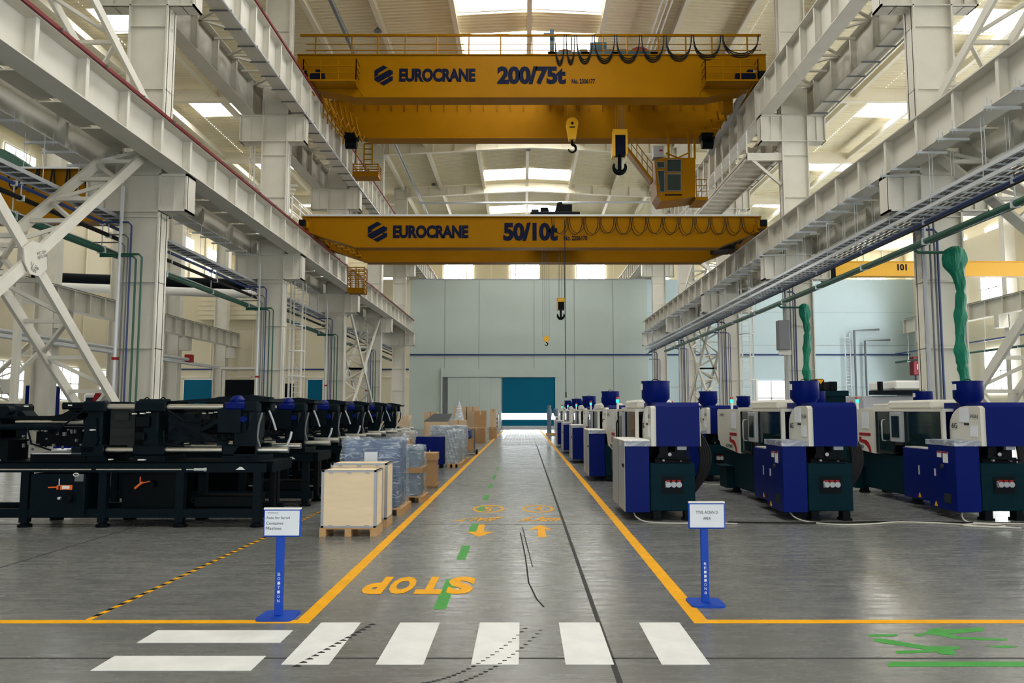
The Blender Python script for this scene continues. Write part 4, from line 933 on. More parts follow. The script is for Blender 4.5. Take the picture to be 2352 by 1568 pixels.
# ================================================================ black clamping machines on the left
MG = 'black clamping machines'
def clamp_machine():
    t = thing('clamping_machine', '', 'machine', (-3.8, 12.0, 0), MG)
    D, B = 'darkgreen', 'black'
    # bed
    MB().box(-8.8, -3.82, 12.0, 12.09, .82, .985).box(-8.8, -3.82, 12.88, 12.97, .82, .985).box(-8.8, -3.8, 12.0, 12.97, .955, .98).box(-3.9, -3.8, 12.0, 12.97, .82, .985).box(-8.8, -3.9, 12.02, 12.1, .14, .27).box(-8.8, -3.9, 12.86, 12.95, .14, .27).build('bed_frame', D, t)
    o = MB().box(-7.62, -7.50, 12.01, 12.13, .07, .82).build('leg', D, t); rep(o, [(1.18, 0, 0), (2.35, 0, 0), (3.52, 0, 0)] + [(d, .82, 0) for d in (0, 1.18, 2.35, 3.52)])
    o = MB().lathe([(.10, 0), (.105, .03), (.07, .05), (.045, .075), (.045, .12)], (-7.56, 12.07, 0), 16).build('levelling_foot', B, t, True); rep(o, [(1.18, 0, 0), (2.35, 0, 0), (3.52, 0, 0)] + [(d, .82, 0) for d in (0, 1.18, 2.35, 3.52)])
    MB().box(-5.1, -4.2, 12.3, 12.9, .28, .42).box(-6.3, -5.3, 12.1, 12.9, .15, .2).box(-3.98, -3.9, 12.4, 12.5, .15, .82).build('oil_tray', B, t)
    for xa, xb in ((-8.75, -6.53), (-6.46, -5.17)): MB().cyl((xa, 11.97, .865), (xb, 11.97, .865), .013, 10).build('guide_rod', 'chrome', t, True)
    MB().cyl((-5.1, 11.97, .865), (-4.98, 11.97, .865), .009, 8).cyl((-4.98, 11.97, .865), (-4.83, 11.97, .865), .022, 10).cyl((-4.83, 11.97, .865), (-4.8, 11.97, .865), .03, 6).build('rod_end', 'steelpipe', t)
    c = MB().cbox(-7.44, -6.62, 11.96, 12.05, .15, .80, .012).box(-7.44, -6.62, 12.05, 12.6, .15, .80).build('side_panel', D, t)
    MB().lathe([(.07, -.09), (.05, -.09), (.05, -.02), (.095, -.02), (.095, 0)], (-6.83, 11.96, .45), 20, 'y').build('valve', B, c, True)
    MB().lathe([(0, -.05), (.022, -.04), (.022, 0)], (-6.98, 11.96, .44), 12, 'y').build('valve_knob', 'steelpipe', c, True)
    MB().box(-6.98, -6.80, 11.945, 11.955, .565, .635).bar((-7.16, 11.95, .60), (-7.02, 11.95, .605), .018).bar((-7.02, 11.95, .57), (-7.02, 11.95, .63), .02).build('tag', 'orange', c)
    MB().box(-6.95, -6.84, 11.942, 11.945, .58, .625).build('tag_label', 'offw', c)
    MB().box(-6.77, -6.64, 11.95, 11.96, .69, .80).build('rating_plate', 'midgrey', c); MB().tube([(-6.75 + .04 * math.cos(a), 11.945, .79 + .022 * math.sin(a)) for a in [2 * PI * i / 12 for i in range(13)]], .007, 5).build('ring', 'offw', c)
    MB().cyl((-7.0, 11.95, .73), (-7.0, 11.95, .62), .008, 6).build('gauge', 'steelpipe', c)
    c = MB().box(-6.25, -5.35, 12.35, 12.8, .22, .80).build('pump_housing', B, t); MB().cyl((-5.75, 12.35, .62), (-5.75, 12.22, .62), .05, 14).build('valve', 'black', c)
    MB().bar((-5.98, 12.2, .56), (-5.86, 12.2, .66), .03).bar((-5.88, 12.2, .64), (-5.75, 12.2, .67), .015).bar((-5.9, 12.2, .64), (-5.9, 12.2, .74), .015).build('tag', 'orange', c)
    # platens and tie bars
    for xa, xb, nm in ((-6.78, -6.42, 'fixed_platen'), (-5.98, -5.5, 'moving_platen'), (-4.62, -4.08, 'end_platen')):
        m = MB(); cxm = (xa + xb) / 2
        m.cbox(cxm - .12, cxm + .12, 12.1, 12.9, 1.05, 1.82, .03)
        for yy in (12.16, 12.84):
            for zz in (1.15, 1.81): m.cbox(xa, xb, yy - .1, yy + .1, zz - .085, zz + .085, .025)
        m.box(xa, xb, 12.12, 12.88, .985, 1.06)
        if nm == 'end_platen': m.prism([(xa - .05, 1.78), (xa + .3, 1.78), (xa + .3, 1.42), (xa - .05, 1.42)], 'y', 12.02, 12.2).prism([(xb, 1.06), (xb, 1.74), (xb - .06, 1.74), (xb - .2, 1.3), (xb - .35, 1.1), (xb - .35, 1.06)], 'y', 12.06, 12.14).prism([(-5.5, 1.90), (-4.7, 1.955), (-3.95, 1.94), (-3.95, 1.89), (-5.5, 1.88)], 'y', 12.2, 12.95)
        if nm == 'fixed_platen': m.box(-6.9, -6.42, 12.05, 12.6, 1.06, 1.2).prism([(-6.7, 1.65), (-6.55, 1.65), (-6.5, 1.3), (-6.58, 1.12), (-6.75, 1.12)], 'y', 12.05, 12.12).box(-6.7, -5.5, 12.5, 12.9, 1.84, 1.885)
        if nm == 'moving_platen': m.box(-5.98, -5.5, 12.1, 12.5, 1.82, 1.9).cyl((-5.95, 12.2, 1.86), (-5.5, 12.2, 1.86), .075, 10).box(-5.5, -5.1, 12.2, 12.8, 1.3, 1.7)
        m.build(nm, D, t)
    o = MB().cyl((-6.9, 12.16, 1.81), (-4.5, 12.16, 1.81), .047, 16).build('tie_bar', 'chrome', t, True); rep(o, [(0, .68, 0)])
    o = MB().cyl((-6.9, 12.16, 1.15), (-3.62, 12.16, 1.15), .047, 16).build('tie_bar', 'chrome', t, True); rep(o, [(0, .68, .03)])
    m = MB().box(-6.40, -6.02, 12.2, 12.8, 1.22, 1.76).box(-6.32, -6.1, 12.16, 12.2, 1.6, 1.72)
    for zz in (1.36, 1.5, 1.64): m.box(-6.38, -6.04, 12.18, 12.2, zz, zz + .012)
    m.build('mould', 'slot', t)
    for a, b_ in (((-5.5, 12.22, 1.62), (-5.0, 12.22, 1.45)), ((-5.5, 12.22, 1.2), (-5.0, 12.22, 1.4)), ((-5.0, 12.22, 1.45), (-4.6, 12.22, 1.66)), ((-5.0, 12.22, 1.4), (-4.6, 12.22, 1.22)), ((-5.5, 12.75, 1.62), (-5.0, 12.75, 1.45)), ((-5.0, 12.75, 1.45), (-4.6, 12.75, 1.66))):
        MB().bar(a, b_, .06, .10, (0, 1, 0)).build('toggle_link', D, t)
    MB().box(-5.15, -4.98, 12.16, 12.8, 1.22, 1.62).cyl((-5.3, 12.5, 1.43), (-4.6, 12.5, 1.43), .05, 12).build('crosshead', B, t)
    MB().cyl((-5.1, 12.1, 1.22), (-4.7, 12.1, 1.22), .012, 8).cyl((-5.3, 12.3, 1.27), (-4.9, 12.3, 1.27), .018, 8).build('guide_rod', 'chrome', t, True)
    MB().lathe([(.0, 0), (.09, 0), (.115, .03), (.115, .10), (.06, .16), (0, .17)], (-4.42, 12.15, 1.82), 18).cbox(-4.57, -4.27, 12.0, 12.3, 1.77, 1.88, .02).build('blue_motor', 'blue', t, True)
    MB().lathe([(0, -.05), (.045, -.05), (.05, 0)], (-4.28, 12.05, 1.62), 14, 'y').build('blue_cap', 'blue', t, True)
    MB().cyl((-4.28, 12.12, 1.82), (-4.18, 12.12, 1.82), .03, 10).cyl((-4.16, 12.12, 1.82), (-4.12, 12.12, 1.82), .04, 8).build('fitting', 'steelpipe', t, True)
    for k, pts in enumerate(([(-4.02, 12.1, 1.72), (-4.06, 12.08, 1.55), (-4.08, 12.08, 1.35), (-4.04, 12.1, 1.2)], [(-3.98, 12.3, 1.75), (-3.9, 12.25, 1.6), (-3.85, 12.25, 1.45)], [(-3.75, 12.5, 1.2), (-3.7, 12.5, 1.32), (-3.68, 12.5, 1.42)], [(-4.05, 12.4, 1.8), (-3.98, 12.4, 1.7), (-4.0, 12.4, 1.5), (-4.1, 12.4, 1.3)], [(-5.5, 12.05, 1.45), (-5.48, 12.03, 1.25), (-5.3, 12.03, 1.22), (-5.2, 12.05, 1.22)])):
        MB().tube(pts, .016 if k != 2 else .02, 8).build('hydraulic_hose', ('midgrey', 'grey', 'steelpipe', 'black', 'black')[k], t, True)
    # injection unit
    MB().cyl((-7.85, 12.2, 1.58), (-6.8, 12.2, 1.58), .045, 14).build('injection_cylinder', 'chrome', t, True); MB().cyl((-8.1, 12.12, 1.50), (-7.1, 12.12, 1.50), .05, 14).box(-8.15, -8.05, 12.05, 12.5, 1.3, 1.55).build('barrel', D, t, True)
    MB().cbox(-8.8, -8.05, 12.1, 12.8, 1.3, 1.6, .03).cbox(-8.6, -7.88, 12.2, 12.7, 1.6, 1.86, .04).prism([(-8.1, 1.6), (-7.7, 1.6), (-7.85, 1.75), (-8.0, 1.79)], 'y', 12.3, 12.6).cyl((-7.95, 12.05, 1.76), (-7.95, 12.3, 1.76), .07, 14).build('drive_unit', D, t)
    MB().box(-7.9, -7.0, 12.15, 12.7, 1.62, 1.67).box(-7.85, -7.6, 12.2, 12.7, 1.55, 1.65).prism([(-7.3, 1.6), (-6.9, 1.6), (-6.85, 1.72), (-7.0, 1.75), (-7.1, 1.70), (-7.25, 1.67)], 'y', 12.1, 12.6).box(-7.6, -6.9, 12.3, 12.7, 1.2, 1.5).build('carriage', B, t)
    MB().cbox(-7.12, -6.72, 12.1, 12.5, 1.77, 1.88, .02).build('terminal_box', 'black', t)
    MB().box(-8.8, -8.3, 12.15, 12.2, 1.05, 1.45).build('blue_panel', 'blue', t)
    MB().box(-7.5, -6.75, 12.05, 12.5, 1.09, 1.11).box(-8.8, -8.0, 12.02, 12.5, .985, 1.01).build('slide_rail', 'steelpipe', t); MB().box(-7.55, -6.7, 12.1, 12.6, .985, 1.09).box(-8.1, -7.9, 12.1, 12.6, .985, 1.3).build('slide_base', B, t)
    # hoses, valve blocks and brackets on the clamp
    for k, pts in enumerate(([(-5.45, 12.05, 1.75), (-5.2, 12.02, 1.6), (-4.9, 12.02, 1.55), (-4.65, 12.05, 1.7)], [(-5.48, 12.06, 1.35), (-5.3, 12.03, 1.5), (-5.05, 12.03, 1.3), (-4.7, 12.05, 1.28)], [(-6.75, 12.06, 1.75), (-7.0, 12.04, 1.55), (-7.2, 12.04, 1.35), (-7.3, 12.06, 1.2)], [(-7.6, 12.06, 1.5), (-7.5, 12.03, 1.25), (-7.2, 12.03, 1.15)])):
        MB().tube(pts, .014, 7).build('hydraulic_hose', 'black', t, True)
    MB().cbox(-5.92, -5.72, 12.0, 12.1, 1.50, 1.66, .012).cbox(-5.92, -5.78, 12.0, 12.1, 1.3, 1.42, .012).build('valve_block', 'black', t)
    MB().cbox(-4.58, -4.38, 12.03, 12.1, 1.42, 1.66, .01).build('junction_plate', 'darkgreen', t)
    MB().prism([(-5.0, 1.9), (-4.2, 1.9), (-4.05, 1.96), (-4.3, 2.0), (-4.8, 1.97)], 'y', 12.35, 12.8).build('top_cover', 'darkgreen', t)
    MB().tube([(-5.9, 12.2, 1.92), (-5.85, 12.2, 1.96), (-5.8, 12.2, 1.92)], .01, 6).tube([(-5.65, 12.2, 1.92), (-5.6, 12.2, 1.96), (-5.55, 12.2, 1.92)], .01, 6).build('lifting_eye', 'black', t)
    m = MB(); r = random.Random(5)
    for i in range(26):
        x = r.uniform(-7.7, -6.7); z = r.uniform(1.12, 1.45); m.box(x, x + r.uniform(.015, .05), 12.1, 12.14, z, z + r.uniform(.02, .06))
    m.build('fittings', 'midgrey', t)['kind'] = 'stuff'
    for x, z, w in ((-5.97, 1.695, .05), (-5.85, 1.70, .06), (-5.75, 1.715, .04), (-6.30, 1.005, .05), (-5.85, 1.0, .10), (-6.6, 1.45, .06), (-7.62, 1.81, .03), (-6.95, 1.825, .03)): MB().box(x, x + w, 11.985, 12.05, z, z + .018).build('white_label', 'offw', t)
    MB().prism([(-4.36, .86), (-4.22, .86), (-4.27, .90), (-4.3, .905)], 'y', 11.985, 12.0).build('white_mark', 'offw', t)
    return t
cm0 = clamp_machine()
CN = ['nearest of the row, orange tags below', 'second from the front of the row', 'third from the front of the row', 'fourth from the front of the row', 'fifth from the front of the row', 'farthest of the row']
for i in range(6):
    o = cm0 if i == 0 else dup(cm0)
    o.location = (-3.8, 12.0 + 2.62 * i, 0); o['label'] = 'black clamping machine with chrome tie bars, %s' % CN[i]

# ================================================================ blue and white moulding machines on the right
MGR = 'blue and white moulding machines'
def moulder(kind):
    t = thing('moulding_machine', '', 'machine', (0, 0, 0), MGR); T = 'teal'
    MB().cbox(.0, .72, 0, 1.3, .15, .91, .012).box(.02, .70, 1.3, 4.1, .15, .88).prism([(2.4, .15), (4.35, .15), (5.1, .5), (5.1, .88), (2.4, .88)], 'x', -.06, .68).box(-.01, .73, -.006, 1.3, .735, .745).build('base', T, t)
    o = MB().box(.05, .17, .02, .2, .03, .15).box(.03, .19, 0, .22, .0, .035).build('foot', 'black', t); rep(o, [(.5, 0, 0), (0, 2.2, 0), (.5, 2.2, 0), (-.05, 4.4, 0), (.45, 4.4, 0)])
    # manifold in a recess on the near end
    c = MB().box(.19, .53, -.012, -.004, .43, .70).build('manifold_panel', 'black', t)
    m = MB()
    for i in range(3): m.lathe([(0, -.06), (.045, -.06), (.05, -.01), (.05, .0)], (.28 + .085 * i, -.012, .575), 14, 'y')
    m.box(.235, .255, -.05, -.01, .53, .63).build('connector', 'galv', c, True)
    m = MB()
    for i in range(3): m.box(.25 + .085 * i, .31 + .085 * i, -.06, -.01, .625, .645)
    m.build('red_cock', 'red', c)
    # carriage between base and guard
    MB().box(.1, .66, .12, 1.25, .91, .99).box(.16, .3, .05, .5, .99, 1.2).box(.42, .58, .1, .9, .95, 1.2).cyl((.18, .02, 1.02), (.18, .5, 1.02), .05, 12).cyl((.36, .02, 1.04), (.36, .6, 1.04), .06, 14).cyl((.1, -.02, 1.0), (.64, -.02, .96), .018, 8).box(.0, .72, .7, 1.3, .91, 1.25).build('carriage', 'black', t)
    MB().box(.45, .6, .04, .1, 1.12, 1.19).cyl((.22, 0, .955), (.22, .06, .955), .018, 8).cyl((.5, 0, .955), (.5, .06, .955), .018, 8).cyl((.32, .0, 1.05), (.32, .02, 1.05), .03, 10).build('fitting', 'grey', t)
    # blue guard over the injection unit, white side shield
    MB().prism([(-.05, 1.18), (-.05, 1.82), (.03, 1.885), (1.2, 1.885), (1.2, 1.18)], 'x', .10, .80).build('guard', 'blue', t)
    pts = [(-.03, 1.18), (-.03, 1.79), (.04, 1.83), (.38, 1.83)] + [(.38 + .52 * math.sin(a), 1.48 + .35 * math.cos(a)) for a in [PI / 10 * i for i in range(1, 6)]] + [(.9, 1.18)]
    s_ = MB().prism(pts, 'x', .02, .10).build('shield', 'white', t)
    MB().box(.80, .815, -.02, 1.1, 1.18, 1.8).build('shield_edge', 'white', t)
    for i, (y0, y1, z0, z1, mm) in enumerate(((.30, .58, 1.56, 1.80, 'paper'), (.06, .27, 1.33, 1.51, 'paper'), (.3, .44, 1.515, 1.545, 'slot'))):
        MB().box(.012, .02, y0, y1, z0, z1).build('notice' if mm == 'paper' else 'label_plate', mm, s_)
    text('FGN' if kind else 'EGC', 'midgrey', s_, (.015, .14, 1.66), .2, .06, right=(0, -1, 0)); text('6G', 'slot', s_, (.015, .74, 1.50), .16, .09, right=(0, -1, 0))
    # hopper
    h = MB().lathe([(.0, .0), (.15, .0), (.15, .04), (.235, .15), (.235, .42), (.245, .42), (.245, .435), (.0, .44)], (.21, .62, 1.815), 32).build('hopper', 'blue', t, True)
    MB().tube([(.21 + .06 * math.cos(a), .62, 2.25 + .035 * math.sin(a)) for a in [PI * i / 8 for i in range(9)]], .007, 6).build('lid_handle', 'black', h)
    MB().box(-.035, -.02, .56, .66, 2.1, 2.2).build('hopper_label', 'offw', h)
    # clamp housing: white frame, dark glazed doors, control panel, end panel
    fr = MB().box(-.1, .72, .9, 5.2, 1.735, 1.785).box(-.1, -.04, .9, .96, .9, 1.74).box(.66, .72, .9, 5.1, .9, 1.74).build('housing_frame', 'white', t)
    MB().cbox(.02, .66, 1.5, 3.2, 1.785, 1.95, .04).box(.1, .6, 3.2, 4.4, 1.785, 1.82).build('top_cover', 'white', t)
    MB().box(.05, .6, 1.0, 3.4, .92, 1.05).box(.1, .55, 1.3, 1.55, 1.0, 1.66).box(.1, .55, 2.5, 2.75, 1.0, 1.66).cyl((.18, 1.4, 1.5), (.18, 2.7, 1.5), .035, 10).cyl((.18, 1.4, 1.12), (.18, 2.7, 1.12), .035, 10).box(.16, .3, 1.9, 2.0, 1.25, 1.45).build('mould_space', 'black', t)
    for ya, yb, hd in ((.98, 2.28, 0), (2.75, 3.5, 1)):
        d = MB().box(-.085, -.07, ya, yb, .93, 1.73).build('glazed_door', 'glass', t)
        MB().box(-.1, -.06, ya, ya + .04, .92, 1.735).box(-.1, -.06, yb - .04, yb, .92, 1.735).box(-.1, -.06, ya, yb, .9, .95).build('door_frame', 'slot', d)
        if hd: MB().tube([(-.09, 3.1, 1.57), (-.15, 3.08, 1.56), (-.17, 3.06, 1.5), (-.17, 3.06, 1.22), (-.15, 3.08, 1.16), (-.09, 3.1, 1.15)], .014, 8).build('door_handle', 'steelpipe' if kind else 'black', d, True)
    c = MB().cbox(-.16, -.07, 2.28, 2.75, 1.15, 1.72, .012).build('control_panel', 'grey', t); MB().box(-.168, -.16, 2.36, 2.66, 1.24, 1.65).build('screen', 'glass', c)
    e = MB().prism([(3.5, .88), (5.0, .98), (5.25, 1.2), (5.25, 1.74), (5.2, 1.785), (3.5, 1.785)], 'x', -.14, .72).build('end_panel', 'white', t)
    MB().box(-.148, -.14, 3.72, 4.05, 1.38, 1.72).build('notice', 'paper', e); m = MB().box(-.147, -.14, 3.66, 4.2, 1.23, 1.29)
    m.prism([(4.2, 1.2), (4.2, 1.09), (3.98, 1.07), (3.84, 1.02), (3.76, .95), (3.73, .9), (3.64, .9), (3.66, .98), (3.74, 1.08), (3.86, 1.14), (4.10, 1.15), (4.10, 1.2)], 'x', -.147, -.14); m.build('red_emblem', 'red', e)
    text('SY90' if kind else 'S150', 'slot', e, (-.146, 4.25, 1.0), .5, .07, right=(0, -1, 0)); text('2Y5' if kind else 'ZY5', 'slot', e, (-.146, 4.85, 1.66), .35, .06, right=(0, -1, 0))
    # cabinets on the aisle side
    side = 'blue' if kind else 'grey'
    y1 = .85 if kind else 1.75
    c = MB().cbox(-.40, -.01, 0, y1, .13, 1.255, .008).build('electric_cabinet', 'blue', t)
    if not kind:
        MB().box(-.408, -.398, .02, y1 - .02, .14, 1.25).build('cabinet_door', 'grey', c); MB().box(-.413, -.408, .85, .86, .15, 1.24).build('door_gap', 'midgrey', c)
        MB().cbox(-.43, .0, -.01, 1.3, 1.255, 1.285, .01).build('white_cover', 'offw', c); MB().box(-.42, -.405, .06, .3, .84, .89).build('latch', 'slot', c)
    else:
        MB().box(-.405, -.40, .42, .55, .98, 1.08).box(-.405, -.40, .22, .37, .90, 1.08).build('warning_sticker', 'offw', c); MB().box(-.408, -.405, .42, .55, 1.055, 1.08).box(-.408, -.405, .22, .37, 1.055, 1.08).build('red_sticker', 'red', c)
        MB().lathe([(0, -.03), (.035, -.03), (.045, 0)], (-.40, .40, .83), 14, 'x').build('switch', 'slot', c, True); MB().box(-.41, -.40, .62, .66, .66, .78).build('cabinet_handle', 'steelpipe', c); MB().box(-.405, -.4, .18, .38, .25, .40).build('vent', 'slot', c)
        MB().prism([(.60, .16), (.70, .16), (.65, .24)], 'x', -.406, -.4).build('warning_triangle', 'line', c)
    MB().prism([(-.012, 1.18), (-.012, 1.265), (.9, 1.265), (.9, 1.18)], 'x', -.41, .015).build('plastic_sheet', 'filmw', c)
    if kind:
        c = MB().cbox(-.28, -.0, .9, 2.0, .18, 1.08, .008).build('side_cabinet', 'blue', t)
        MB().box(-.29, -.28, 1.4, 1.43, .62, .78).build('cabinet_handle', 'steelpipe', c); MB().prism([(1.38, .22), (1.48, .22), (1.43, .3)], 'x', -.286, -.28).build('warning_triangle', 'line', c)
        MB().box(-.26, .0, .95, 1.95, 1.08, 1.10).build('cabinet_top', 'white', c)
        MB().box(-.2, .0, 4.3, 4.9, .1, .55).box(-.3, .05, 4.2, 4.9, .55, .58).build('oil_tank', 'teal', t)
    m = MB()
    for i in range(5): m.tube([(.70 + (.22 + .04 * i) * math.sin(PI * j / 16), .46, 1.62 - 1.32 * j / 16) for j in range(17)], .028, 7)
    m.build('hose_bundle', 'cable', t, True)
    b_ = MB().cyl((.05, 4.7, 1.78), (.05, 4.7, 1.93), .025, 10).build('beacon_post', 'offw', t); MB().cyl((.05, 4.7, 1.93), (.05, 4.7, 2.0), .035, 12).build('green_beacon', 'lampg', b_); MB().cyl((.05, 4.7, 2.0), (.05, 4.7, 2.06), .035, 12).build('red_beacon', 'lampr', b_)
    return t
pa, pb = moulder(0), moulder(1)
X0 = (2.03, 4.56, 7.34, 10.12)
WH = ['beside the aisle', 'in the second line from the aisle', 'in the third line from the aisle', 'in the fourth line from the aisle']
RW = ['front row', 'second row', 'third row', 'fourth row', 'fifth row']
first = {0: pa, 1: pb}; used = {0: False, 1: False}
for r, y in enumerate((12.72, 19.7, 26.4, 32.4, 38.2)):
    for c_, x in enumerate(X0):
        if (c_ == 3 and r not in (1,)) or (c_ > 0 and r > 3) or (c_ == 1 and r == 3): continue
        kd = 0 if c_ == 0 else 1
        o = dup(first[kd]) if used[kd] else first[kd]; used[kd] = True
        o.location = (x, y, 0); o['label'] = 'blue and white moulding machine with hopper, %s, %s' % (RW[r], WH[c_])
# mains leads on the floor
for pts, lab in (([(1.78, 12.9, .13), (1.8, 12.7, .06), (1.95, 12.5, .012), (2.4, 12.35, .012), (2.8, 12.4, .012), (3.3, 12.3, .012)], 'pale cable looping from the front aisle-side machine onto the floor'),
                 ([(4.3, 12.9, .13), (4.34, 12.7, .05), (4.5, 12.45, .012), (4.9, 12.2, .012), (5.4, 12.3, .012), (5.9, 12.5, .012), (6.6, 12.3, .012), (7.0, 11.95, .012), (7.3, 12.1, .012), (7.0, 12.3, .012), (6.7, 12.1, .012), (7.4, 11.85, .012)], 'grey cable lying on the floor before the second machine, coiled at its end'),
                 ([(7.1, 12.9, .13), (7.0, 12.7, .05), (6.98, 12.5, .012), (7.15, 12.35, .012), (7.7, 12.3, .012), (8.6, 12.3, .012)], 'white cable leaving the third front machine at the right edge'),
                 ([(3.95, 20.2, .1), (4.0, 19.6, .012), (4.2, 19.0, .012), (4.6, 18.7, .012), (5.0, 18.6, .012)], 'cable on the floor below the second-row machine'),
                 ([(3.2, 12.5, .01), (4.5, 12.4, .01), (5.8, 12.55, .01), (7.5, 12.4, .01), (9, 12.5, .01)], 'thin black cable lying across the floor before the front machines')):
    o = None; P = [Vector(p) for p in pts]; q = []
    for i in range(len(P) - 1):                     # Catmull-Rom smoothing
        a, b_, c_, d = P[max(i - 1, 0)], P[i], P[i + 1], P[min(i + 2, len(P) - 1)]
        for k in range(6):
            u = k / 6; q.append(.5 * ((2 * b_) + (c_ - a) * u + (2 * a - 5 * b_ + 4 * c_ - d) * u * u + (3 * b_ - a - 3 * c_ + d) * u ** 3))
    q.append(P[-1]); o = MB().tube(q, .012, 8).build('power_cable', 'cable' if 'black' in lab else 'hose', None, True); tag(o, lab, 'cable', 'machine cables')

# ================================================================ goods along the left side of the aisle
def pallet(x0, x1, y0, y1, t, h=.12):
    m = MB().box(x0, x1, y0, y1, h - .022, h)
    for x in (x0, (x0 + x1) / 2 - .045, x1 - .09): m.box(x, x + .09, y0, y1, .0, h - .022)
    m.build('pallet', 'pallet', t)
def crate(x0, x1, y0, y1, z1, label):
    t = thing('plywood_crate', label, 'crate', ((x0 + x1) / 2, (y0 + y1) / 2, 0), 'plywood crates'); pallet(x0 - .02, x1 + .01, y0, y1, t)
    MB().box(x0, x1, y0, y1, .12, z1).build('crate_body', 'wood', t); e = .035; m = MB()
    for x in (x0, x1):
        for y in (y0, y1): m.box(x - .004 if x == x0 else x - e, x + e if x == x0 else x + .004, y - .004 if y == y0 else y - e, y + e if y == y0 else y + .004, .12, z1)
    for z in (.12, z1 - e * .7):
        for y in (y0, y1): m.box(x0, x1, y - .004 if y == y0 else y - e, y + e if y == y0 else y + .004, z, z + e * .7)
        for x in (x0, x1): m.box(x - .004 if x == x0 else x - e, x + e if x == x0 else x + .004, y0, y1, z, z + e * .7)
    m.build('metal_edging', 'galv', t); m = MB()
    for f in (.17, .5, .83):
        x = x0 + (x1 - x0) * f
        for z in (.145, z1 - .03): m.box(x - .03, x + .03, y0 - .012, y0 - .004, z - .012, z + .012)
    m.build('clip', 'galv', t); return t
crate(-2.84, -2.07, 11.15, 11.62, .915, 'pale plywood crate on a pallet, the front one of the two')
crate(-2.92, -2.07, 12.0, 12.5, .955, 'pale plywood crate behind the front crate, partly hidden')
def film(x0, x1, y0, y1, z0, z1, seed, peaks=()):
    r = random.Random(seed); m = MB(); cols, rows = 56, 18; per = []
    for i in range(cols):
        f = i / cols * 4; k = int(f); u = f - k
        per.append([(x0 + (x1 - x0) * u, y0), (x1, y0 + (y1 - y0) * u), (x1 - (x1 - x0) * u, y1), (x0, y1 - (y1 - y0) * u)][k])
    cx, cy_ = (x0 + x1) / 2, (y0 + y1) / 2; V = []
    for j in range(rows + 1):
        for i, (x, y) in enumerate(per):
            w = .012 + .014 * math.sin(i * 1.7 + j * .9 + seed) + .012 * math.sin(i * .6 - j * 1.3) + r.uniform(-.006, .006)
            d = Vector((x - cx, y - cy_)).normalized() * w; V.append((x + d.x, y + d.y, z0 + (z1 - z0) * j / rows + (.02 * math.sin(i * .8 + seed) if j == rows else 0)))
    n = len(V); tops = []
    for i, (x, y) in enumerate(per): tops.append((cx + (x - cx) * .6, cy_ + (y - cy_) * .6, z1 + .015 + .02 * math.sin(i * 2.1)))
    m.add(V + tops, [(j * cols + i, j * cols + (i + 1) % cols, (j + 1) * cols + (i + 1) % cols, (j + 1) * cols + i) for j in range(rows) for i in range(cols)] + [(rows * cols + i, rows * cols + (i + 1) % cols, n + (i + 1) % cols, n + i) for i in range(cols)] + [tuple(n + i for i in range(cols))])
    for px, py, h in peaks: m.lathe([(.10, -.04), (.05, h * .5), (.012, h)], (px, py, z1), 9)
    return m
def bagged(x0, x1, y0, y1, z1, label, core='wrapped', fm_='film', seed=1, peaks=(), band=None, pal=True, notice=None, split=None):
    t = thing('wrapped_goods', label, 'wrapped goods', ((x0 + x1) / 2, (y0 + y1) / 2, 0), 'goods wrapped in film'); z0 = .12 if pal else .01
    if pal: pallet(x0 + .05, x1 + .06, y0 - .02, y1 + .02, t)
    MB().cbox(x0 + .03, x1 - .03, y0 + .03, y1 - .03, z0, z1 - .02, .03).build('wrapped_load', core, t)
    film(x0, x1, y0, y1, z0, z1, seed, peaks).build('film_wrap', fm_, t, True)
    if band: MB().box(x0 - .035, x1 + .035, y0 - .035, y1 + .035, *band).build('cardboard_band', 'card', t)
    if notice: MB().box(notice[0], notice[1], y0 - .05, y0 - .045, notice[2], notice[3]).build('notice', 'paper', t)
    return t
bagged(-3.08, -2.10, 13.35, 14.4, 1.26, 'tall blue cabinet wrapped in clear film with a paper notice, behind the crates', seed=2, peaks=((-3.0, 13.45, .07), (-2.15, 14.2, .09)), notice=(-2.68, -2.46, .80, 1.06))
bagged(-2.6, -1.98, 15.2, 16.0, 1.06, 'smaller film-wrapped load with a cardboard band on a pallet', core='wrapped2', seed=5, peaks=((-2.05, 15.3, .05),), band=(.56, .66))
def carton(x0, x1, y0, y1, z0, z1, label, m_='card', flap=False, base=False, grp='cardboard boxes'):
    t = thing('cardboard_box', label, 'box', ((x0 + x1) / 2, (y0 + y1) / 2, z0), grp)
    MB().box(x0, x1, y0, y1, z0, z1).build('box_body', m_, t); MB().box((x0 + x1) / 2 - .03, (x0 + x1) / 2 + .03, y0 - .002, y1, z0 + (z1 - z0) * .85, z1 + .002).build('tape', 'card2' if m_ == 'card' else 'card', t)
    if flap: MB().box(x0 - .02, x1 + .02, y0 - .02, y1 + .02, z1 - .16, z1 + .005).build('lid', m_, t)
    if base: MB().box(x0 - .02, x1 + .02, y0 - .02, y1 + .02, z0 + .05, z0 + .09).build('base_rim', m_, t)
    return t
carton(-2.62, -2.0, 17.9, 18.5, 0, .79, 'lidded brown cardboard box standing behind the smaller wrapped load', flap=True, base=True)
t = thing('blue_cabinet', 'dark blue steel cabinet standing upright among the goods', 'cabinet', (-2.9, 24.6, 0)); MB().cbox(-3.32, -2.46, 24.3, 24.7, .1, .95, .01).build('cabinet_body', 'blue', t); MB().box(-2.9, -2.88, 24.28, 24.3, .42, .55).build('cabinet_handle', 'offw', t)
o = MB().box(-3.2, -3.1, 24.35, 24.65, 0, .1).build('foot', 'black', t); rep(o, [(.6, 0, 0)])
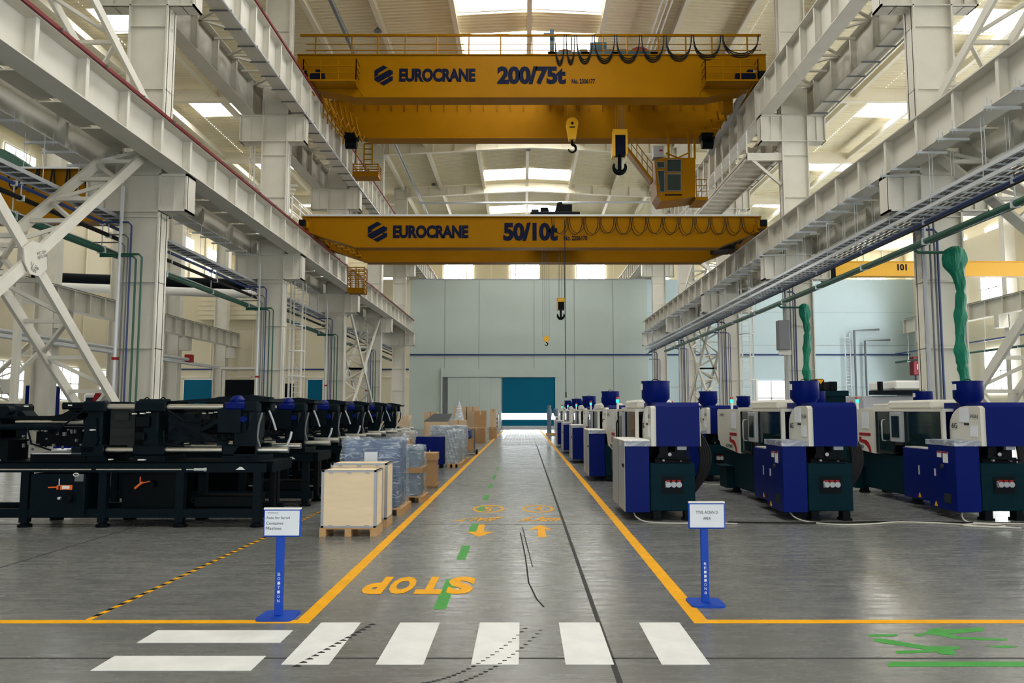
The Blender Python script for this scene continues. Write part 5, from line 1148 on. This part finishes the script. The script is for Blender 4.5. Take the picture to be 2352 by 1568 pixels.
bagged(-2.42, -2.02, 24.5, 26.6, 1.12, 'pale load under loose white film right of the dark blue cabinet', core='wrapped2', fm_='filmw', seed=9, peaks=((-2.2, 24.7, .1),))
bagged(-3.2, -2.0, 27.0, 28.2, 1.22, 'grey rolls wrapped in white film behind the dark blue cabinet', core='wrapped2', fm_='filmw', seed=12, peaks=())
bagged(-4.3, -3.35, 23.8, 24.7, 1.12, 'lumpy load in white film left of the dark blue cabinet', core='card2', fm_='filmw', seed=14, peaks=((-3.9, 23.3, .12),))
t = thing('hand_truck', 'hand truck with a box and blue bag on it beside the yellow line', 'hand truck', (-2.25, 32, 0))
MB().tube([(-1.98, 31.8, .1), (-1.98, 31.8, 1.0), (-2.3, 31.8, 1.05), (-2.35, 31.8, .9)], .025, 8).box(-2.5, -1.95, 31.6, 32.3, .08, .12).build('frame', 'midgrey', t)
for y in (31.75, 32.2): MB().lathe([(0, -.03), (.1, -.03), (.1, .03), (0, .03)], (-1.9, y, .1), 16, 'x').build('wheel', 'black', t, True)
carton(-2.55, -2.05, 31.85, 32.3, .12, .62, 'brown box standing on the hand truck')
tag(MB().cbox(-2.58, -2.1, 31.9, 32.3, .625, 1.0, .06).build('blue_bag', 'pblue'), 'blue bag lying on the box of the hand truck', 'bag')
for (x0, x1, y0, y1, z0, z1, m_, lab) in (
    (-3.1, -2.1, 43.2, 44.2, 0, .8, 'card', 'low brown cardboard box in front of the distant stack'), (-2.9, -2.2, 46.2, 46.8, .0, 1.75, 'card', 'tall brown cardboard box in the distant group of boxes'),
    (-4.2, -3.45, 47.2, 48, 0, 2.0, 'card2', 'tall pale cardboard box, left of two in the distant group'), (-3.4, -2.7, 47.2, 48, 0, 2.0, 'card2', 'tall pale cardboard box, right of two in the distant group'),
    (-2.15, -1.75, 50, 50.6, .72, 1.85, 'card2', 'pale cardboard box stacked on a brown one near the gate'), (-2.2, -1.72, 49.9, 50.7, 0, .72, 'card', 'brown cardboard box under a pale one near the gate'),
    (-3.5, -2.75, 37.5, 38.2, 0, 1.3, 'card2', 'grey-brown box standing behind the hand truck'), (-6.1, -4.9, 33.5, 34.5, .0, 1.55, 'card2', 'wide pale box rising behind the black machines, right one'),
    (-8.0, -6.6, 39, 40, .0, 1.62, 'card2', 'wide pale box rising behind the black machines, left one'), (-5.2, -4.5, 41, 41.8, .0, 1.7, 'card2', 'narrow pale box between distant goods and machines'),
    (-3.6, -3.1, 21.6, 22.2, 0, .98, 'card', 'brown carton beside the black machines, before the dark blue cabinet')):
    carton(x0, x1, y0, y1, z0, z1, lab, m_)
t = thing('metal_sheet', 'dark grey sheet metal piece lying on top of distant goods', 'metal sheet', (-4, 36, 0)); MB().prism([(-4.6, 1.25), (-3.5, 1.25), (-3.3, 1.62), (-4.1, 1.62)], 'y', 36, 36.6).build('sheet', 'midgrey', t); MB().box(-4.5, -3.5, 36, 36.6, 0, 1.25).build('stand', 'card2', t)
tag(MB().lathe([(.28, 0), (.2, .3), (.09, .75), (.02, .95)], (-3.2, 38.9, 1.3 - .02), 12).box(-3.5, -2.9, 38.6, 39.2, 0, 1.3).build('white_bag', 'filmw', None, True), 'white plastic bag standing up among the distant boxes', 'bag')
t = thing('floor_unit', 'small grey floor unit with round holes beside the gate', 'box', (-2.6, 72, 0)); MB().box(-2.75, -2.3, 71.8, 72.2, 0, 1.35).build('box_body', 'grey', t)
for z in (.3, .65, 1.0): MB().cyl((-2.5, 71.78, z), (-2.5, 71.8, z), .1, 14).build('round_hole', 'slot', t)
# goods at the right of the gate
t = thing('pallet_load', 'grey wrapped load on a wooden pallet right of the gate', 'wrapped goods', (2.3, 57, 0)); MB().box(1.6, 2.95, 56.6, 57.8, 0, .14).build('pallet', 'pallet', t)
MB().cbox(2.2, 2.9, 56.8, 57.6, .14, 1.35, .06).build('white_roll', 'filmw', t); MB().cbox(2.3, 2.95, 56.7, 56.8, .2, 1.25, .02).build('grey_grille', 'midgrey', t)
m = MB().lathe([(.16, 0), (.14, .6), (.17, 1.1), (.2, 1.5), (.12, 1.85), (.14, 2.0)], (1.85, 57, .14), 12).lathe([(.14, 0), (.2, .2), (.18, .5), (.1, .55)], (2.35, 57.2, 1.35), 12); m.build('wrapped_bundle', 'wrapped2', t, True)
t = thing('trolley', 'small wire trolley beside the distant moulding machines', 'trolley', (2.75, 48, 0)); m = MB()
for x in (2.35, 3.0):
    for y in (47.8, 48.4): m.box(x - .02, x + .02, y - .02, y + .02, 0, 1.25)
for z in (.35, .8, 1.2): m.box(2.35, 3.0, 47.8, 48.4, z, z + .03)
m.build('frame', 'offw', t)

# ================================================================ background of the side bays
def bgcol(x, y, lab, h=22):
    t = thing('steel_column', lab, 'column', (x, y, 0), 'columns of the left bay')
    MB().box(x - .55, x + .55, y - .05, y + .05, 0, h).box(x - .58, x - .53, y - .35, y + .35, 0, h).box(x + .53, x + .58, y - .35, y + .35, 0, h).build('shaft', 'steel', t)
    MB().box(x + .58, x + 1.4, y - .3, y + .3, 6.6, 7.6).build('bracket', 'steel', t)
for i, y in enumerate((46.2, 54.5, 63, 73)): bgcol(-28.3, y, 'pale column far away in the left bay, %s of four' % ['nearest', 'second', 'third', 'farthest'][i])
t = girder_line(-27.0, (7.65, 8.9), 'low runway girder far away in the left bay', 30, 74, sy=31, step=1.7)
xbrace((-27.8, -28.9), 38.3, 45.6, .5, 5.6, 'small pale cross brace far away at the left edge')
t = girder_line(36.2, (9.0, 10.3), 'runway girder in front of the right bay wall', 20, 74, sy=21, step=2.2)
for i, y in enumerate((47, 59, 71)):
    t = thing('steel_column', 'pale column along the right bay wall, %s of three' % ['nearest', 'second', 'farthest'][i], 'column', (37, y, 0), 'columns of the right bay')
    MB().box(36.6, 37.5, y - .05, y + .05, 0, 20).box(36.55, 36.6, y - .3, y + .3, 0, 20).build('shaft', 'steel', t); MB().box(35.8, 36.6, y - .3, y + .3, 8, 9).build('bracket', 'steel', t)
pipe(35.2, 6.3, .10, 30, 74, 'green', 'green pipe along the right bay wall', hang=7.03); pipe(35.2, 7.1, .07, 30, 74, 'pblue', 'blue pipe along the right bay wall', hang=9)
# roller shutter boxes and dark plant in the left bay
for i, (y, x0, x1, z0, z1) in enumerate(((74.99, -31, -24, 10.4, 12.6), (74.99, -23, -19.5, 11.5, 13.2))):
    m = MB().box(x0, x1, y - .8, y, z0, z1)
    for k in range(5): m.box(x0, x1, y - .86, y - .8, z0 + k * (z1 - z0) / 5, z0 + (k + .6) * (z1 - z0) / 5)
    tag(m.build('shutter_housing', 'cream'), 'ribbed shutter housing on the far wall of the left bay, %s' % ('larger one' if i == 0 else 'smaller one'), 'shutter')
tag(MB().tube([(-36.0, 55, 10.6), (-20, 58, 10.4)], .32, 12).build('duct', 'offw', None, True), 'thick white duct in the left bay behind the nearest column', 'duct')
tag(MB().tube([(-36.05, 57, 11.47), (-20, 60, 11.37)], .45, 12).build('duct', 'black', None, True), 'thick black duct in the left bay above the white one', 'duct')
t = thing('truck', 'white truck with red stripe far away in the left bay', 'truck', (-27, 52, 0))
MB().cbox(-28.6, -26.4, 51, 53.4, .5, 2.9, .12).build('truck_cab', 'offw', t); MB().box(-28.4, -26.6, 50.97, 51.0, 1.7, 2.6).build('windscreen', 'glass', t); MB().prism([(-28.5, 1.1), (-28.1, 1.1), (-27.4, 2.9), (-27.8, 2.9)], 'y', 50.95, 50.98).build('red_stripe', 'red', t)
for x in (-28.2, -26.8): MB().lathe([(0, -.15), (.5, -.15), (.5, .15), (0, .15)], (x, 51.6, .5), 18, 'x').build('wheel', 'black', t)
for (x0, x1, y, z1, m_, lab) in ((-34, -31, 44, 4.6, 'blue', 'tall dark blue plant at the left edge far away'), (-24.6, -22.8, 47, 3.4, 'blue', 'dark blue cabinet far away behind the left cross brace'), (-30.5, -29.2, 48, 3.3, 'blue', 'dark blue cabinet far away between the left bay columns')):
    t = thing('plant_cabinet', lab, 'cabinet', ((x0 + x1) / 2, y, 0)); MB().cbox(x0, x1, y, y + 1.5, .1, z1, .05).build('cabinet_body', m_, t); MB().box(x0 + .1, x1 - .1, y + .1, y + 1.4, 0, .1).build('plinth', 'black', t); MB().box((x0 + x1) / 2 - .02, (x0 + x1) / 2 + .02, y - .01, y, .2, z1 - .1).build('door_gap', 'black', t)
t = thing('equipment_rack', 'dark equipment rack far away in the left bay', 'rack', (-21, 62, 0)); m = MB()
for x in (-24, -21, -18): m.box(x - .1, x + .1, 61.9, 62.1, 0, 5)
for z in (2.6, 5): m.box(-24, -18, 61.8, 63, z, z + .2)
m.build('frame', 'steel', t); MB().box(-23.6, -21.3, 62, 62.8, 2.8, 4.2).box(-20.6, -18.4, 62, 62.8, 2.8, 3.9).build('equipment', 'black', t)
# plant behind the right machines
t = thing('press_machine', 'dark green machine with a yellow-marked head behind the second hopper', 'machine', (8.2, 21.6, 0))
MB().box(8.15, 8.85, 21.6, 22.6, 0, 2.15).box(8.1, 8.9, 21.5, 22.7, 2.15, 2.3).build('machine_body', 'teal', t); MB().cbox(8.0, 8.25, 21.5, 22, 2.3, 2.62, .03).box(7.7, 8.3, 21.6, 22, 2.2, 2.32).cbox(8.4, 8.6, 21.5, 22, 2.3, 2.55, .02).build('machine_head', 'black', t)
MB().prism([(8.03, 2.60), (8.22, 2.60), (8.13, 2.48)], 'y', 21.47, 21.5).build('yellow_mark', 'line', t); MB().box(8.25, 8.7, 21.58, 21.6, 1.6, 1.9).build('grey_panel', 'grey', t)
t = thing('grey_machine', 'grey and white machine behind the third front machine', 'machine', (12.2, 27, 0))
MB().cbox(11.30, 13.20, 26.20, 27.80, 0, 2.25, .03).build('machine_body', 'grey', t); MB().cbox(12.30, 13.50, 26.00, 28.00, 2.45, 2.75, .05).build('white_hood', 'offw', t); MB().box(11.60, 13.20, 26.00, 26.40, 2.28, 2.42).cyl((11.90, 26.20, 2.4), (11.90, 26.20, 2.72), .09, 12).build('robot_arm', 'black', t); MB().box(13.20, 13.90, 26.20, 27.80, 0, 2.6).build('side_unit', 'paleblue', t)
MB().cyl((13.45, 26.10, 2.1), (13.45, 26.10, 2.42), .08, 12).build('red_cylinder', 'red', t)
t = thing('switch_box', 'dark grey switch box on the second right column', 'switch box', (11.7, 34.3, 4.6)); MB().cbox(11.15, 11.65, 34.1, 34.5, 4.4, 5.7, .02).build('box_body', 'midgrey', t); MB().box(11.2, 11.75, 34.3, 34.34, 4.2, 4.4).build('bracket', 'steel', t)
t = thing('hose_cabinet', 'red hose cabinet on the pipes beside the nearest right column', 'cabinet', (35, 72, 5)); MB().cbox(35.65, 36.4, 71.6, 72.4, 5.0, 6.7, .05).build('cabinet_body', 'bar', t); MB().box(36.0, 36.06, 71.58, 71.6, 5.5, 6.0).build('cabinet_handle', 'offw', t)
MB().tube([(36, 72, 5.0), (36, 72, 0)], .08, 8).build('pipe', 'pblue', t)
t = thing('pipe_group', 'dark pipes climbing the pale wall beside a thin ladder', 'pipe', (32, 74.6, 0))
for x in (31.6, 32.6): MB().tube([(x, 74.6, 0), (x, 74.6, 9.4 - (x - 31.6)), (x + 2.4, 74.6, 9.5 - (x - 31.6))], .10, 8).build('pipe', 'midgrey', t, True)
m = MB().box(30.7, 30.76, 74.7, 74.76, 0, 9.2).box(31.2, 31.26, 74.7, 74.76, 0, 9.2)
for i in range(30): m.box(30.7, 31.26, 74.7, 74.74, .3 * i, .3 * i + .04)
m.build('ladder', 'steelpipe', t)
t = thing('junction_box', 'red and grey junction box on the cable trays at the right', 'junction box', (11.2, 47.5, 7.6)); MB().box(11.0, 11.4, 47.3, 47.8, 7.58, 7.95).build('box_body', 'red', t); MB().box(11.0, 11.4, 47.8, 48.6, 7.58, 7.9).build('box_end', 'grey', t)
t = thing('junction_box', 'red and grey junction box on the far pipes of the left bay', 'junction box', (-27, 63, 6)); MB().box(-26.9, -26.4, 62, 62.6, 5.6, 6.2).build('box_body', 'red', t); MB().tube([(-26.6, 30, 5.8), (-26.6, 62, 5.8)], .12, 8).tube([(-26.9, 30, 5.6), (-26.9, 70, 5.6)], .1, 8).tube([(-26.4, 30, 5.5), (-26.4, 72, 5.4)], .08, 8).build('pipe', 'steelpipe', t, True)

t = thing('green_beam', 'green painted beam end showing above the left bay crane', 'beam', (-20, 32.5, 11))
a, b_ = at(-60, 330, 32.5), at(66, 379, 32.5)
MB().prism([(a.x, a.z), (at(10, 343, 32.5).x, at(10, 343, 32.5).z), (b_.x, b_.z), (b_.x, 11.0), (a.x, 11.0)], 'y', 32.5, 33.2).build('beam_body', 'green', t)
for x in (a.x + .5, b_.x - .4): MB().box(x, x + .2, 32.7, 33, 0, 11.0).build('support', 'steel', t)
